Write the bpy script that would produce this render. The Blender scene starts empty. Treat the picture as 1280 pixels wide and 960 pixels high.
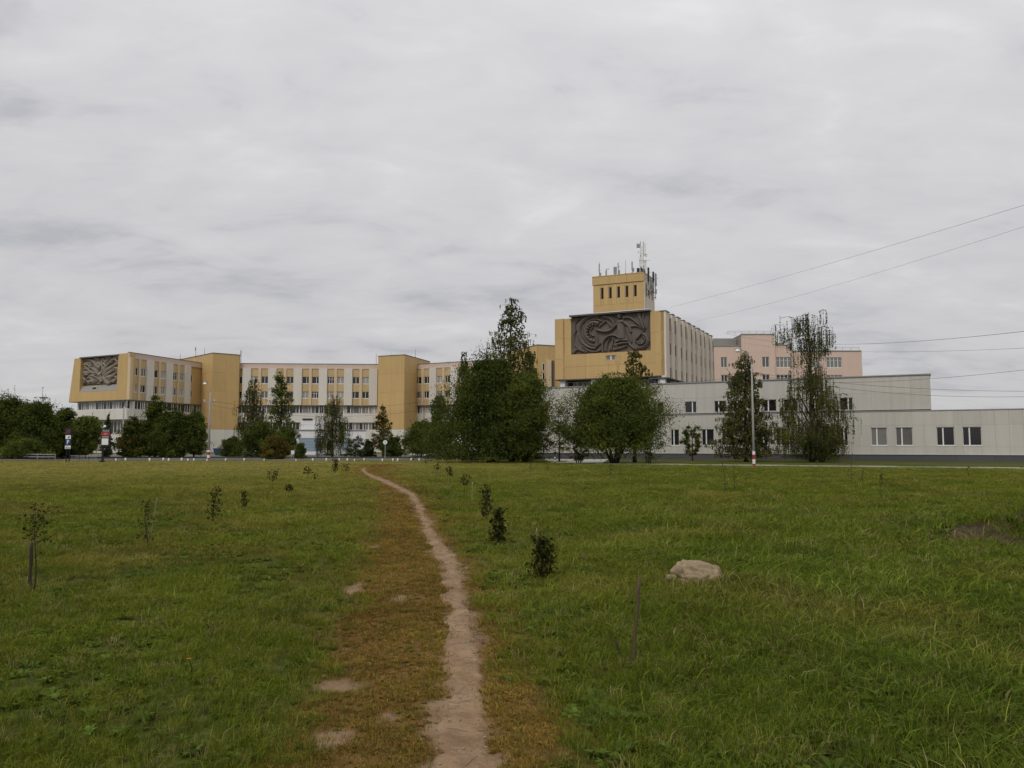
import bpy, bmesh, math, random
import numpy as np
from mathutils import Vector, Matrix, noise as mnoise

R = math.radians
SC = bpy.context.scene
COL = SC.collection

# ------------------------------------------------------------------ camera
EYE = 1.6
FPX = 985.0                      # focal length in pixels of the 1280 px wide photograph
PITCH = math.atan(76 / FPX)
cam_d = bpy.data.cameras.new('camera')
cam_d.sensor_width = 36.0
cam_d.lens = 36.0 * FPX / 1280.0
cam_d.clip_start = 0.05
cam_d.clip_end = 6000
cam = bpy.data.objects.new('camera', cam_d)
COL.objects.link(cam)
cam.location = (0, 0, EYE)
cam.rotation_euler = (R(90) + PITCH, 0, 0)
SC.camera = cam

# ------------------------------------------------------------------ sky and sun (overcast)
SUN_EL, SUN_AZ = R(48), R(205)   # azimuth clockwise from +Y: behind the camera, a little to the left
world = bpy.data.worlds.new('World')
SC.world = world
world.use_nodes = True
wn, wl = world.node_tree.nodes, world.node_tree.links
wn.clear()


def N(nodes, kind, **kw):
    n = nodes.new(kind)
    for k, v in kw.items():
        setattr(n, k, v)
    return n


def build_sky():
    out = N(wn, 'ShaderNodeOutputWorld')
    tc = N(wn, 'ShaderNodeTexCoord')
    sep = N(wn, 'ShaderNodeSeparateXYZ')
    wl.new(tc.outputs['Generated'], sep.inputs[0])
    # flat cloud deck: direction projected on a plane overhead
    zc = N(wn, 'ShaderNodeMath', operation='MAXIMUM'); zc.inputs[1].default_value = 0.0
    wl.new(sep.outputs['Z'], zc.inputs[0])
    zo = N(wn, 'ShaderNodeMath', operation='ADD'); zo.inputs[1].default_value = 0.24
    wl.new(zc.outputs[0], zo.inputs[0])
    dx = N(wn, 'ShaderNodeMath', operation='DIVIDE'); wl.new(sep.outputs['X'], dx.inputs[0]); wl.new(zo.outputs[0], dx.inputs[1])
    dy = N(wn, 'ShaderNodeMath', operation='DIVIDE'); wl.new(sep.outputs['Y'], dy.inputs[0]); wl.new(zo.outputs[0], dy.inputs[1])
    cmb = N(wn, 'ShaderNodeCombineXYZ'); wl.new(dx.outputs[0], cmb.inputs[0]); wl.new(dy.outputs[0], cmb.inputs[1])

    def layer(scale, rot, sx, sy, detail, rough, dist, seed):
        mp = N(wn, 'ShaderNodeMapping')
        mp.inputs['Rotation'].default_value = (0, 0, R(rot))
        mp.inputs['Scale'].default_value = (sx, sy, 1)
        mp.inputs['Location'].default_value = (seed, seed * 0.7, seed * 0.3)
        wl.new(cmb.outputs[0], mp.inputs[0])
        n = N(wn, 'ShaderNodeTexNoise')
        n.inputs['Scale'].default_value = scale
        n.inputs['Detail'].default_value = detail
        n.inputs['Roughness'].default_value = rough
        n.inputs['Distortion'].default_value = dist
        wl.new(mp.outputs[0], n.inputs['Vector'])
        return n.outputs['Fac']

    a = layer(1.15, -20, 1.0, 1.15, 6, 0.5, 0.25, 3.1)      # large soft masses
    b = layer(3.4, -38, 0.85, 1.35, 7, 0.55, 0.6, 17.7)     # mottled rolls
    c = layer(8.5, -30, 0.8, 1.5, 5, 0.55, 0.4, 5.2)        # fine ripples
    m1 = N(wn, 'ShaderNodeMath', operation='MULTIPLY'); m1.inputs[1].default_value = 0.46; wl.new(a, m1.inputs[0])
    m1b = N(wn, 'ShaderNodeMath', operation='MULTIPLY_ADD'); m1b.inputs[1].default_value = 0.15; wl.new(c, m1b.inputs[0]); wl.new(m1.outputs[0], m1b.inputs[2])
    m2 = N(wn, 'ShaderNodeMath', operation='MULTIPLY_ADD'); m2.inputs[1].default_value = 0.39; wl.new(b, m2.inputs[0]); wl.new(m1b.outputs[0], m2.inputs[2])
    cr = N(wn, 'ShaderNodeValToRGB')
    e = cr.color_ramp.elements
    e[0].position = 0.37; e[0].color = (0.478, 0.480, 0.508, 1)
    e[1].position = 0.55; e[1].color = (0.652, 0.643, 0.654, 1)
    x = e.new(0.45); x.color = (0.600, 0.592, 0.610, 1)
    x = e.new(0.64); x.color = (0.735, 0.726, 0.730, 1)
    wl.new(m2.outputs[0], cr.inputs['Fac'])
    # an overcast sky grows steadily brighter towards the zenith
    g = N(wn, 'ShaderNodeMath', operation='MULTIPLY_ADD'); g.inputs[1].default_value = 0.52; g.inputs[2].default_value = 0.90
    wl.new(zc.outputs[0], g.inputs[0])
    vm = N(wn, 'ShaderNodeVectorMath', operation='SCALE'); wl.new(cr.outputs['Color'], vm.inputs[0]); wl.new(g.outputs[0], vm.inputs['Scale'])
    bg = N(wn, 'ShaderNodeBackground'); bg.inputs['Strength'].default_value = 1.0
    wl.new(vm.outputs[0], bg.inputs['Color'])
    sky = N(wn, 'ShaderNodeTexSky', sky_type='NISHITA')
    sky.sun_disc = False
    sky.sun_elevation = SUN_EL
    sky.sun_rotation = SUN_AZ
    bg2 = N(wn, 'ShaderNodeBackground'); bg2.inputs['Strength'].default_value = 0.07
    wl.new(sky.outputs[0], bg2.inputs['Color'])
    mix = N(wn, 'ShaderNodeMixShader'); mix.inputs[0].default_value = 0.94     # the blue sky barely shows through the deck
    wl.new(bg2.outputs[0], mix.inputs[1]); wl.new(bg.outputs[0], mix.inputs[2])
    wl.new(mix.outputs[0], out.inputs['Surface'])


build_sky()
sun_d = bpy.data.lights.new('sun', 'SUN')
sun_d.energy = 1.3
sun_d.angle = R(20)
sun_d.color = (1.0, 0.95, 0.88)
sun = bpy.data.objects.new('sun', sun_d)
COL.objects.link(sun)
sv = Vector((math.sin(SUN_AZ) * math.cos(SUN_EL), math.cos(SUN_AZ) * math.cos(SUN_EL), math.sin(SUN_EL)))
sun.rotation_euler = sv.to_track_quat('Z', 'Y').to_euler()

vs = SC.view_settings
vs.view_transform = 'Standard'
vs.look = 'None'
vs.exposure = 0.0
vs.gamma = 1.0
vs.use_curve_mapping = False
SC.cycles.use_denoising = True
SC.cycles.max_bounces = 4
SC.cycles.diffuse_bounces = 3
SC.cycles.glossy_bounces = 2
SC.cycles.transmission_bounces = 2
SC.cycles.use_adaptive_sampling = True
SC.cycles.adaptive_threshold = 0.02
SC.cycles.transparent_max_bounces = 6

# ------------------------------------------------------------------ photograph geometry (only used to find where things stand)
CP, SP = math.cos(PITCH), math.sin(PITCH)


def ray(px, py):
    x = (px - 640) / FPX
    y = (480 - py) / FPX
    return x, CP - y * SP, SP + y * CP


def at(px, py, Y):
    a, b, c = ray(px, py)
    return Vector((a / b * Y, Y, EYE + c / b * Y))


def ground(px, py):
    a, b, c = ray(px, py)
    t = -EYE / c
    return Vector((a * t, b * t, 0))


def zof(py, Y):
    return at(640, py, Y).z


# ------------------------------------------------------------------ materials
MATS = {}


def mat(name, col, rough=0.8, amt=0.08, scale=1.5, objrand=0.0, streak=0.0, bump=0.0, bscale=30.0, spec=0.3, metal=0.0):
    if name in MATS:
        return MATS[name]
    m = bpy.data.materials.new(name)
    m.use_nodes = True
    n, l = m.node_tree.nodes, m.node_tree.links
    p = n['Principled BSDF']
    p.inputs['Roughness'].default_value = rough
    p.inputs['Specular IOR Level'].default_value = spec
    p.inputs['Metallic'].default_value = metal
    geo = N(n, 'ShaderNodeNewGeometry')
    val = None

    def combine(prev, sock, amount):
        ma = N(n, 'ShaderNodeMath', operation='MULTIPLY_ADD')
        ma.inputs[1].default_value = 2 * amount
        ma.inputs[2].default_value = 1 - amount
        l.new(sock, ma.inputs[0])
        if prev is None:
            return ma.outputs[0]
        mu = N(n, 'ShaderNodeMath', operation='MULTIPLY')
        l.new(prev, mu.inputs[0]); l.new(ma.outputs[0], mu.inputs[1])
        return mu.outputs[0]
    if amt:
        t = N(n, 'ShaderNodeTexNoise')
        t.inputs['Scale'].default_value = scale
        t.inputs['Detail'].default_value = 5
        t.inputs['Roughness'].default_value = 0.6
        l.new(geo.outputs['Position'], t.inputs['Vector'])
        val = combine(val, t.outputs['Fac'], amt)
    if streak:
        mp = N(n, 'ShaderNodeMapping'); mp.inputs['Scale'].default_value = (1.7, 1.7, 0.09)
        l.new(geo.outputs['Position'], mp.inputs[0])
        t = N(n, 'ShaderNodeTexNoise'); t.inputs['Scale'].default_value = 1.6; t.inputs['Detail'].default_value = 4
        l.new(mp.outputs[0], t.inputs['Vector'])
        val = combine(val, t.outputs['Fac'], streak)
    if objrand:
        oi = N(n, 'ShaderNodeObjectInfo')
        val = combine(val, oi.outputs['Random'], objrand)
    if val is None:
        p.inputs['Base Color'].default_value = (*col, 1)
    else:
        sc = N(n, 'ShaderNodeVectorMath', operation='SCALE')
        sc.inputs[0].default_value = col
        l.new(val, sc.inputs['Scale'])
        l.new(sc.outputs[0], p.inputs['Base Color'])
    if bump:
        t = N(n, 'ShaderNodeTexNoise'); t.inputs['Scale'].default_value = bscale; t.inputs['Detail'].default_value = 6
        l.new(geo.outputs['Position'], t.inputs['Vector'])
        b = N(n, 'ShaderNodeBump'); b.inputs['Strength'].default_value = 1.0; b.inputs['Distance'].default_value = bump
        l.new(t.outputs['Fac'], b.inputs['Height']); l.new(b.outputs[0], p.inputs['Normal'])
    MATS[name] = m
    return m


def leaf_mat(name, col, var=0.45, trans=0.25, rough=0.6):
    """foliage: colour varies leaf by leaf through the mesh attribute tint"""
    m = bpy.data.materials.new(name)
    m.use_nodes = True
    n, l = m.node_tree.nodes, m.node_tree.links
    out = n['Material Output']
    n.remove(n['Principled BSDF'])
    p = N(n, 'ShaderNodeBsdfDiffuse')
    a = N(n, 'ShaderNodeAttribute'); a.attribute_name = 'tint'
    ma = N(n, 'ShaderNodeMath', operation='MULTIPLY_ADD'); ma.inputs[1].default_value = 2 * var; ma.inputs[2].default_value = 1 - var
    l.new(a.outputs['Fac'], ma.inputs[0])
    mx = N(n, 'ShaderNodeMix', data_type='RGBA'); mx.blend_type = 'MIX'
    mx.inputs[6].default_value = (col[0] * 0.85, col[1] * 0.95, col[2] * 1.1, 1)
    mx.inputs[7].default_value = (col[0] * 1.35, col[1] * 1.08, col[2] * 0.8, 1)
    l.new(a.outputs['Fac'], mx.inputs[0])
    sc = N(n, 'ShaderNodeVectorMath', operation='SCALE')
    l.new(mx.outputs[2], sc.inputs[0]); l.new(ma.outputs[0], sc.inputs['Scale'])
    l.new(sc.outputs[0], p.inputs['Color'])
    tr = N(n, 'ShaderNodeBsdfTranslucent'); l.new(sc.outputs[0], tr.inputs['Color'])
    ms = N(n, 'ShaderNodeMixShader'); ms.inputs[0].default_value = trans
    l.new(p.outputs[0], ms.inputs[1]); l.new(tr.outputs[0], ms.inputs[2]); l.new(ms.outputs[0], out.inputs['Surface'])
    MATS[name] = m
    return m


M_YEL = mat('ochre_cladding', (0.525, 0.362, 0.160), 0.65, 0.07, 0.35, 0.04, 0.13)
M_YELS = mat('pale_ochre_spandrel', (0.50, 0.375, 0.20), 0.7, 0.06, 0.8, 0.05, 0.05)
M_WHT = mat('pale_pilaster', (0.62, 0.59, 0.54), 0.7, 0.05, 0.6, 0.04, 0.08)
M_CRM = mat('cream_pilaster', (0.60, 0.47, 0.31), 0.7, 0.05, 0.6, 0.04, 0.06)
M_BAND = mat('off_white_band', (0.62, 0.60, 0.55), 0.7, 0.05, 0.6, 0.03, 0.1)
M_PAR = mat('pinkish_parapet', (0.56, 0.45, 0.38), 0.8, 0.06, 0.5, 0.0, 0.06)
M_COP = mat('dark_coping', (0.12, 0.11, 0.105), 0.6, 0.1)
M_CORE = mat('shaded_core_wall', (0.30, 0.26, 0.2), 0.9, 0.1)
M_FRAME = mat('white_window_frame', (0.72, 0.72, 0.70), 0.45, 0.03)
M_GLASS = mat('dark_window_glass', (0.018, 0.018, 0.020), 0.08, 0.2, 0.7, 0.3, spec=0.5)
M_GLASS2 = mat('curtained_window_glass', (0.17, 0.165, 0.155), 0.15, 0.2, 2.0, 0.35, spec=0.5)
M_GLASS3 = mat('pale_blind_glass', (0.36, 0.35, 0.33), 0.2, 0.15, 2.0, 0.2, spec=0.5)
M_REL = mat('relief_concrete', (0.14, 0.118, 0.10), 0.9, 0.18, 1.2, 0, 0.1, 0.02, 9)
M_REL2 = mat('pale_relief_concrete', (0.24, 0.205, 0.165), 0.9, 0.18, 1.2, 0, 0.1, 0.02, 9)
M_FIN = mat('weathered_fin_plaster', (0.66, 0.58, 0.49), 0.85, 0.12, 0.8, 0.06, 0.2)  # vertical streaks: grime plus the shadow lines of the fin edges, in the colour
M_FINB = mat('shade_toned_plaster', (0.13, 0.105, 0.085), 0.9, 0.1, 0.8, 0.05)  # darker copy of the fin plaster, recess shade put into the colour
M_PANEL = mat('composite_panel', (0.50, 0.48, 0.435), 0.5, 0.05, 0.3, 0.04, 0.11, spec=0.4)
M_PLINTH = mat('grey_plinth', (0.085, 0.085, 0.092), 0.8, 0.1, 2, 0.08)
M_METAL = mat('grey_metal', (0.27, 0.27, 0.275), 0.45, 0.08, spec=0.5)
M_DMET = mat('dark_metal', (0.035, 0.035, 0.038), 0.5, 0.1)
M_PINK = mat('pink_render', (0.63, 0.48, 0.405), 0.85, 0.05, 0.4, 0.02, 0.05)
M_GREYW = mat('grey_attic', (0.28, 0.27, 0.25), 0.8, 0.08, 0.6)
M_WHITE = mat('white_paint', (0.74, 0.74, 0.73), 0.5, 0.06, 2)
M_RED = mat('red_paint', (0.33, 0.035, 0.03), 0.55, 0.1, 6)
M_BLUEW = mat('blue_grey_shutter', (0.26, 0.33, 0.39), 0.5, 0.05)
M_BLUE = mat('blue_sign', (0.02, 0.035, 0.13), 0.4, 0.03)
M_BLACK = mat('black_paint', (0.016, 0.016, 0.017), 0.45, 0.05)
M_CONC = mat('concrete', (0.30, 0.29, 0.27), 0.9, 0.15, 3, 0.1, 0, 0.004, 40)
M_ASPH = mat('asphalt', (0.125, 0.12, 0.116), 0.92, 0.2, 0.6)
M_PAVE = mat('pale_path_paving', (0.34, 0.33, 0.30), 0.9, 0.15, 1.5, 0.08)
M_BARK = mat('bark', (0.045, 0.036, 0.028), 0.95, 0.3, 8, 0, 0, 0.01, 30)
M_BIRCH = mat('birch_bark', (0.26, 0.245, 0.22), 0.9, 0.5, 5)
M_STEM = mat('sapling_stem', (0.045, 0.034, 0.022), 0.9, 0.3, 20)
M_WOOD = mat('weathered_stake_wood', (0.085, 0.062, 0.036), 0.9, 0.3, 14, 0, 0.2)
M_PALEWOOD = mat('pale_stake_wood', (0.20, 0.18, 0.12), 0.9, 0.2, 14)
M_STONE = mat('pale_stone', (0.27, 0.21, 0.13), 0.95, 0.6, 5, 0, 0, 0.03, 18)
M_SOIL = mat('dark_soil', (0.062, 0.042, 0.025), 1.0, 0.4, 6, 0, 0, 0.05, 14)
M_TURF = mat('lawn_strip', (0.040, 0.052, 0.014), 1.0, 0.4, 3, 0, 0, 0.05, 10)
M_SLOT = mat('dark_brown_louvre', (0.035, 0.02, 0.013), 0.9, 0.1, spec=0.1)
M_KERB = mat('grimy_kerb_stone', (0.17, 0.165, 0.155), 0.95, 0.25, 3, 0.15)
M_LAMP = mat('frosted_lamp_glass', (0.85, 0.85, 0.84), 0.3, 0.0)


# ------------------------------------------------------------------ mesh helpers
class MB:
    def __init__(self):
        self.v, self.f = [], []

    def box(self, x0, x1, y0, y1, z0, z1):
        b = len(self.v)
        self.v += [(x0, y0, z0), (x1, y0, z0), (x1, y1, z0), (x0, y1, z0), (x0, y0, z1), (x1, y0, z1), (x1, y1, z1), (x0, y1, z1)]
        self.f += [tuple(b + i for i in q) for q in ((0, 3, 2, 1), (4, 5, 6, 7), (0, 1, 5, 4), (1, 2, 6, 5), (2, 3, 7, 6), (3, 0, 4, 7))]
        return self

    def prism(self, poly, z0, z1):
        b = len(self.v); k = len(poly)
        self.v += [(x, y, z0) for x, y in poly] + [(x, y, z1) for x, y in poly]
        self.f.append(tuple(b + i for i in reversed(range(k))))
        self.f.append(tuple(b + k + i for i in range(k)))
        for i in range(k):
            j = (i + 1) % k
            self.f.append((b + i, b + j, b + k + j, b + k + i))
        return self

    def hexa(self, p):
        """8 corners: bottom ring 0-3, top ring 4-7, counter-clockwise from above"""
        b = len(self.v)
        self.v += [tuple(q) for q in p]
        self.f += [tuple(b + i for i in q) for q in ((0, 3, 2, 1), (4, 5, 6, 7), (0, 1, 5, 4), (1, 2, 6, 5), (2, 3, 7, 6), (3, 0, 4, 7))]
        return self

    def tube(self, pts, radii, n=8, cap=True, flat=1.0):
        pts = [Vector(p) for p in pts]
        if not hasattr(radii, '__len__'):
            radii = [radii] * len(pts)
        b = len(self.v)
        side = None
        for i, p in enumerate(pts):
            t = (pts[min(i + 1, len(pts) - 1)] - pts[max(i - 1, 0)])
            if t.length < 1e-9:
                t = Vector((0, 0, 1))
            t.normalize()
            if side is None:
                ref = Vector((0, 1, 0)) if abs(t.y) < 0.9 else Vector((1, 0, 0))
                side = t.cross(ref).normalized()
            else:
                side = (side - t * side.dot(t)).normalized()
            up = side.cross(t)
            for k in range(n):
                a = 2 * math.pi * k / n
                self.v.append(tuple(p + (side * math.cos(a) + up * math.sin(a) * flat) * radii[i]))
        for i in range(len(pts) - 1):
            for k in range(n):
                k2 = (k + 1) % n
                self.f.append((b + i * n + k, b + i * n + k2, b + (i + 1) * n + k2, b + (i + 1) * n + k))
        if cap:
            self.f.append(tuple(b + k for k in reversed(range(n))))
            self.f.append(tuple(b + (len(pts) - 1) * n + k for k in range(n)))
        return self

    def ball(self, c, r, seg=10, rings=6, sc=(1, 1, 1)):
        b = len(self.v)
        for i in range(rings + 1):
            th = math.pi * i / rings
            for k in range(seg):
                a = 2 * math.pi * k / seg
                self.v.append((c[0] + r * sc[0] * math.sin(th) * math.cos(a), c[1] + r * sc[1] * math.sin(th) * math.sin(a), c[2] + r * sc[2] * math.cos(th)))
        for i in range(rings):
            for k in range(seg):
                k2 = (k + 1) % seg
                self.f.append((b + i * seg + k, b + (i + 1) * seg + k, b + (i + 1) * seg + k2, b + i * seg + k2))
        return self

    def mesh(self, name, m, smooth=False):
        me = bpy.data.meshes.new(name)
        me.from_pydata(self.v, [], self.f)
        me.materials.append(m)
        if smooth:
            me.polygons.foreach_set('use_smooth', [True] * len(me.polygons))
        me.update()
        return me


def link(name, me, parent=None, loc=(0, 0, 0), rz=0.0):
    o = bpy.data.objects.new(name, me)
    COL.objects.link(o)
    o.location = loc
    if rz:
        o.rotation_euler = (0, 0, rz)
    if parent is not None:
        o.parent = parent
    return o


def tag(o, label, cat=None, group=None, kind=None):
    o['label'] = label
    if cat: o['category'] = cat
    if group: o['group'] = group
    if kind: o['kind'] = kind
    return o


def thing(name, loc, label, cat, group=None, rz=0.0):
    o = link(name, None, None, loc, rz)
    o.empty_display_size = 0.5
    return tag(o, label, cat, group)


def part(name, mb, m, parent, loc=(0, 0, 0), smooth=False, rz=0.0):
    return link(name, mb.mesh(name, m, smooth), parent, loc, rz)


_cache = {}


def box_mesh(sx, sy, sz, m):
    k = ('b', round(sx, 3), round(sy, 3), round(sz, 3), m.name)
    if k not in _cache:
        _cache[k] = MB().box(0, sx, 0, sy, 0, sz).mesh('block', m)
    return _cache[k]


def fast_mesh(name, verts, faces_n, m, attrs=None):
    """verts (n*k,3) with consecutive k-gons"""
    me = bpy.data.meshes.new(name)
    nv = len(verts)
    nf = nv // faces_n
    me.vertices.add(nv)
    me.vertices.foreach_set('co', np.asarray(verts, dtype=np.float32).ravel())
    me.loops.add(nv)
    me.loops.foreach_set('vertex_index', np.arange(nv, dtype=np.int32))
    me.polygons.add(nf)
    me.polygons.foreach_set('loop_start', np.arange(0, nv, faces_n, dtype=np.int32))
    me.polygons.foreach_set('loop_total', np.full(nf, faces_n, dtype=np.int32))
    for k, a in (attrs or {}).items():
        at_ = me.attributes.new(k, 'FLOAT', 'POINT')
        at_.data.foreach_set('value', np.asarray(a, dtype=np.float32))
    me.materials.append(m)
    me.update(calc_edges=True)
    return me


class Fr:
    """a vertical facade plane of a building: x runs along it, y goes into the building, z is up"""

    def __init__(self, root, a, b):
        self.root = root
        self.a = Vector((a[0], a[1])) - Vector(root.location[:2])
        d = Vector((b[0] - a[0], b[1] - a[1]))
        self.L = d.length
        self.ang = math.atan2(d.y, d.x)
        self.c, self.s = math.cos(self.ang), math.sin(self.ang)
        self.wa, self.wd = Vector((a[0], a[1])), d.normalized()

    def loc(self, x, y, z):
        return (self.a.x + self.c * x - self.s * y, self.a.y + self.s * x + self.c * y, z)

    def world(self, x, y, z):
        l = self.loc(x, y, z)
        return Vector(l) + Vector(self.root.location)

    def box(self, name, x0, x1, y0, y1, z0, z1, m, parent=None):
        return link(name, box_mesh(x1 - x0, y1 - y0, z1 - z0, m), self.root, self.loc(x0, y0, z0), self.ang)

    def add(self, name, mb, m, smooth=False):
        return part(name, mb, m, self.root, self.loc(0, 0, 0), smooth, self.ang)

    def u_of(self, px, py=520):
        """distance along the plane at which the photograph's column px meets it"""
        a, b, _ = ray(px, py)
        k = a / b
        return (k * self.wa.y - self.wa.x) / (self.wd.x - k * self.wd.y)

    def window(self, x0, x1, z0, z1, y=0.1, style='two', glass=None, fw=0.07, sill=True, mw=None):
        w, h = x1 - x0, z1 - z0
        glass = glass or M_GLASS
        mw = mw or fw * 0.7
        k = ('w', round(w, 3), round(h, 3), style, fw, sill, mw)
        if k not in _cache:
            m = MB()
            d = 0.09
            m.box(0, fw, 0, d, 0, h).box(w - fw, w, 0, d, 0, h).box(fw, w - fw, 0, d, 0, fw).box(fw, w - fw, 0, d, h - fw, h)
            for c in {'two': (0.5,), 'left': (0.36,), 'right': (0.64,), 'three': (0.33, 0.67), 'one': (), 'four': (0.25, 0.5, 0.75)}[style]:
                m.box(w * c - mw, w * c + mw, 0, d, fw, h - fw)
            if style in ('three', 'four'):
                m.box(fw, w - fw, 0.01, d - 0.01, h * 0.68, h * 0.68 + fw * 0.8)
            if sill:
                m.box(-0.04, w + 0.04, -0.1, d, -0.07, -0.003)
            _cache[k] = m.mesh('window', M_FRAME)
        o = link('window', _cache[k], self.root, self.loc(x0, y, z0), self.ang)
        link('pane', box_mesh(w - 2 * fw, 0.02, h - 2 * fw, glass), o, (fw, 0.05, fw))
        return o

    def clad(self, x0, x1, z0, z1, cols, rows, m, y0=-0.03, y1=0.05, holes=(), name='panel', gap=0.022, xs=None):
        """separate cladding panels, cut round the holes (x0, x1, z0, z1)"""
        if xs is None:
            n = max(1, round((x1 - x0) / cols)); xs = [x0 + (x1 - x0) * i / n for i in range(n + 1)]
        n = max(1, round((z1 - z0) / rows)) if not hasattr(rows, '__len__') else 0
        zs = [z0 + (z1 - z0) * i / n for i in range(n + 1)] if n else list(rows)
        for i in range(len(xs) - 1):
            a, b = xs[i], xs[i + 1]
            for j in range(len(zs) - 1):
                c, d = zs[j], zs[j + 1]
                rects = [(a, b, c, d)]
                for h in holes:
                    new = []
                    for (p, q, r, s) in rects:
                        if h[0] >= q - 1e-4 or h[1] <= p + 1e-4 or h[2] >= s - 1e-4 or h[3] <= r + 1e-4:
                            new.append((p, q, r, s)); continue
                        if h[0] > p: new.append((p, h[0], r, s))
                        if h[1] < q: new.append((h[1], q, r, s))
                        lo, hi = max(p, h[0]), min(q, h[1])
                        if h[2] > r: new.append((lo, hi, r, h[2]))
                        if h[3] < s: new.append((lo, hi, h[3], s))
                    rects = new
                for (p, q, r, s) in rects:
                    if q - p > 0.06 and s - r > 0.06:
                        self.box(name, p + gap / 2, q - gap / 2, y0, y1, r + gap / 2, s - gap / 2, m)


def rnd_glass(rng, dark=0.6):
    r = rng.random()
    return M_GLASS if r < dark else (M_GLASS2 if r < dark + (1 - dark) * 0.6 else M_GLASS3)


# ------------------------------------------------------------------ value noise on arrays
def vnoise(x, y, scale, seed=0, octaves=3):
    x = np.asarray(x, dtype=np.float64) / scale; y = np.asarray(y, dtype=np.float64) / scale
    tot = np.zeros_like(x); amp = 1.0; norm = 0.0
    for o in range(octaves):
        xi, yi = np.floor(x).astype(np.int64), np.floor(y).astype(np.int64)
        fx, fy = x - xi, y - yi
        fx, fy = fx * fx * (3 - 2 * fx), fy * fy * (3 - 2 * fy)

        def h(a, b):
            v = (a * 374761393 + b * 668265263 + (seed + o * 17) * 1442695041) & 0x7fffffff
            v = ((v ^ (v >> 13)) * 1274126177) & 0x7fffffff
            return ((v ^ (v >> 16)) & 0xffff) / 65535.0
        tot += amp * ((h(xi, yi) * (1 - fx) + h(xi + 1, yi) * fx) * (1 - fy) + (h(xi, yi + 1) * (1 - fx) + h(xi + 1, yi + 1) * fx) * fy)
        norm += amp; amp *= 0.5; x = x * 2.03 + 7.1; y = y * 2.03 + 3.3
    return tot / norm


# ------------------------------------------------------------------ the field: worn path, trampled strip, ground sheet
PATH_PX = [(960, 535, 622), (900, 541, 608), (850, 556, 607), (800, 557, 600), (760, 556, 593), (720, 552, 582), (690, 541, 571), (670, 530, 550),
           (650, 524, 538), (630, 516, 528), (618, 508, 520), (610, 493, 507), (600, 471, 485), (592, 453, 463), (587, 449, 456), (584, 456, 461)]
BROWN_PX = [(960, 345, 745), (900, 372, 705), (850, 395, 672), (800, 405, 645), (750, 424, 622), (700, 444, 592), (650, 459, 568), (620, 464, 540), (600, 458, 512), (590, 440, 490), (582, 440, 500)]


def px_curve(tab):
    ys, ls, rs = [], [], []
    for py, a, b in tab:
        p, q = ground(a, py), ground(b, py)
        ys.append(p.y); ls.append(p.x); rs.append(q.x)
    # carried on towards the camera and behind it
    ys = [-8.0, 2.2] + ys
    k = (ls[0] + rs[0]) / 2; w = (rs[0] - ls[0]) / 2
    ls = [k - w * 1.0 - 0.25, k - w * 1.0 - 0.05] + ls
    rs = [k + w * 1.0 - 0.25, k + w * 1.0 - 0.05] + rs
    return np.array(ys), np.array(ls), np.array(rs)


PY_, PL_, PR_ = px_curve(PATH_PX)
BY_, BL_, BR_ = px_curve(BROWN_PX)
MOUND = (9.1, 13.0, 2.4, 1.6, 0.62)
BARE = [(425, 854, 62, 13), (412, 926, 50, 36), (440, 738, 22, 24), (428, 812, 28, 9), (486, 893, 20, 8), (470, 683, 14, 6), (502, 748, 24, 7), (560, 955, 90, 10)]
BARE_G = []
for bx_, by_, bw_, bh_ in BARE:
    c_ = ground(bx_, by_); BARE_G.append((c_.x, c_.y, abs(ground(bx_ + bw_ / 2, by_).x - c_.x), max(0.12, abs(ground(bx_, by_ - bh_ / 2).y - c_.y))))


def path_mask(x, y):
    l, r = np.interp(y, PY_, PL_), np.interp(y, PY_, PR_)
    d = np.minimum(x - l, r - x)
    d = np.where(y > PY_[-1], -9, d)
    return d                                  # metres inside the path (negative outside)


def brown_mask(x, y):
    l, r = np.interp(y, BY_, BL_), np.interp(y, BY_, BR_)
    w = 0.07 + 0.014 * np.abs(y)
    j = (vnoise(x, y, 0.8, 5) - 0.5) * 0.9 + (vnoise(x, y, 0.25, 6) - 0.5) * 0.5
    d = np.minimum(x - l, r - x) + j * 0.55
    d = np.where(y > BY_[-1] + 4, -9, d)
    return np.clip(d / w * 0.35 + 0.5, 0, 1)


def bare_mask(x, y):
    m = np.zeros_like(x)
    for cx, cy, rx, ry in BARE_G:
        d = np.sqrt(((x - cx) / rx) ** 2 + ((y - cy) / ry) ** 2) + (vnoise(x, y, 0.16, 9) - 0.5) * 1.1
        m = np.maximum(m, np.clip((1.15 - d) / 0.35, 0, 1))
    e = path_mask(x, y) + (vnoise(x, y, 0.22, 15) - 0.45) * 0.36
    m = np.maximum(m, np.clip((e + 0.02) / 0.10, 0, 1) * (y < 40))
    return m


def mound_h(x, y):
    cx, cy, rx, ry, h = MOUND
    d = np.sqrt(((x - cx) / rx) ** 2 + ((y - cy) / ry) ** 2)
    k = np.clip(1 - d, 0, 1)
    return h * k ** 0.8 * (0.55 + 0.9 * vnoise(x, y, 0.30, 21, 4)) + 0.10 * (vnoise(x, y, 0.12, 22) - 0.5) * (k > 0.1) - 0.03 * (d > 0.97)


def hgt(x, y):
    x = np.asarray(x, dtype=np.float64); y = np.asarray(y, dtype=np.float64)
    near = np.clip(1 - np.abs(y) / 60, 0, 1)
    p = np.clip(path_mask(x, y) / 0.15 + 1, 0, 1)
    return ((vnoise(x, y, 1.3, 1) - 0.5) * 0.05 + (vnoise(x, y, 0.35, 2) - 0.5) * 0.03) * near * (1 - p) - 0.03 * p * near


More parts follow.
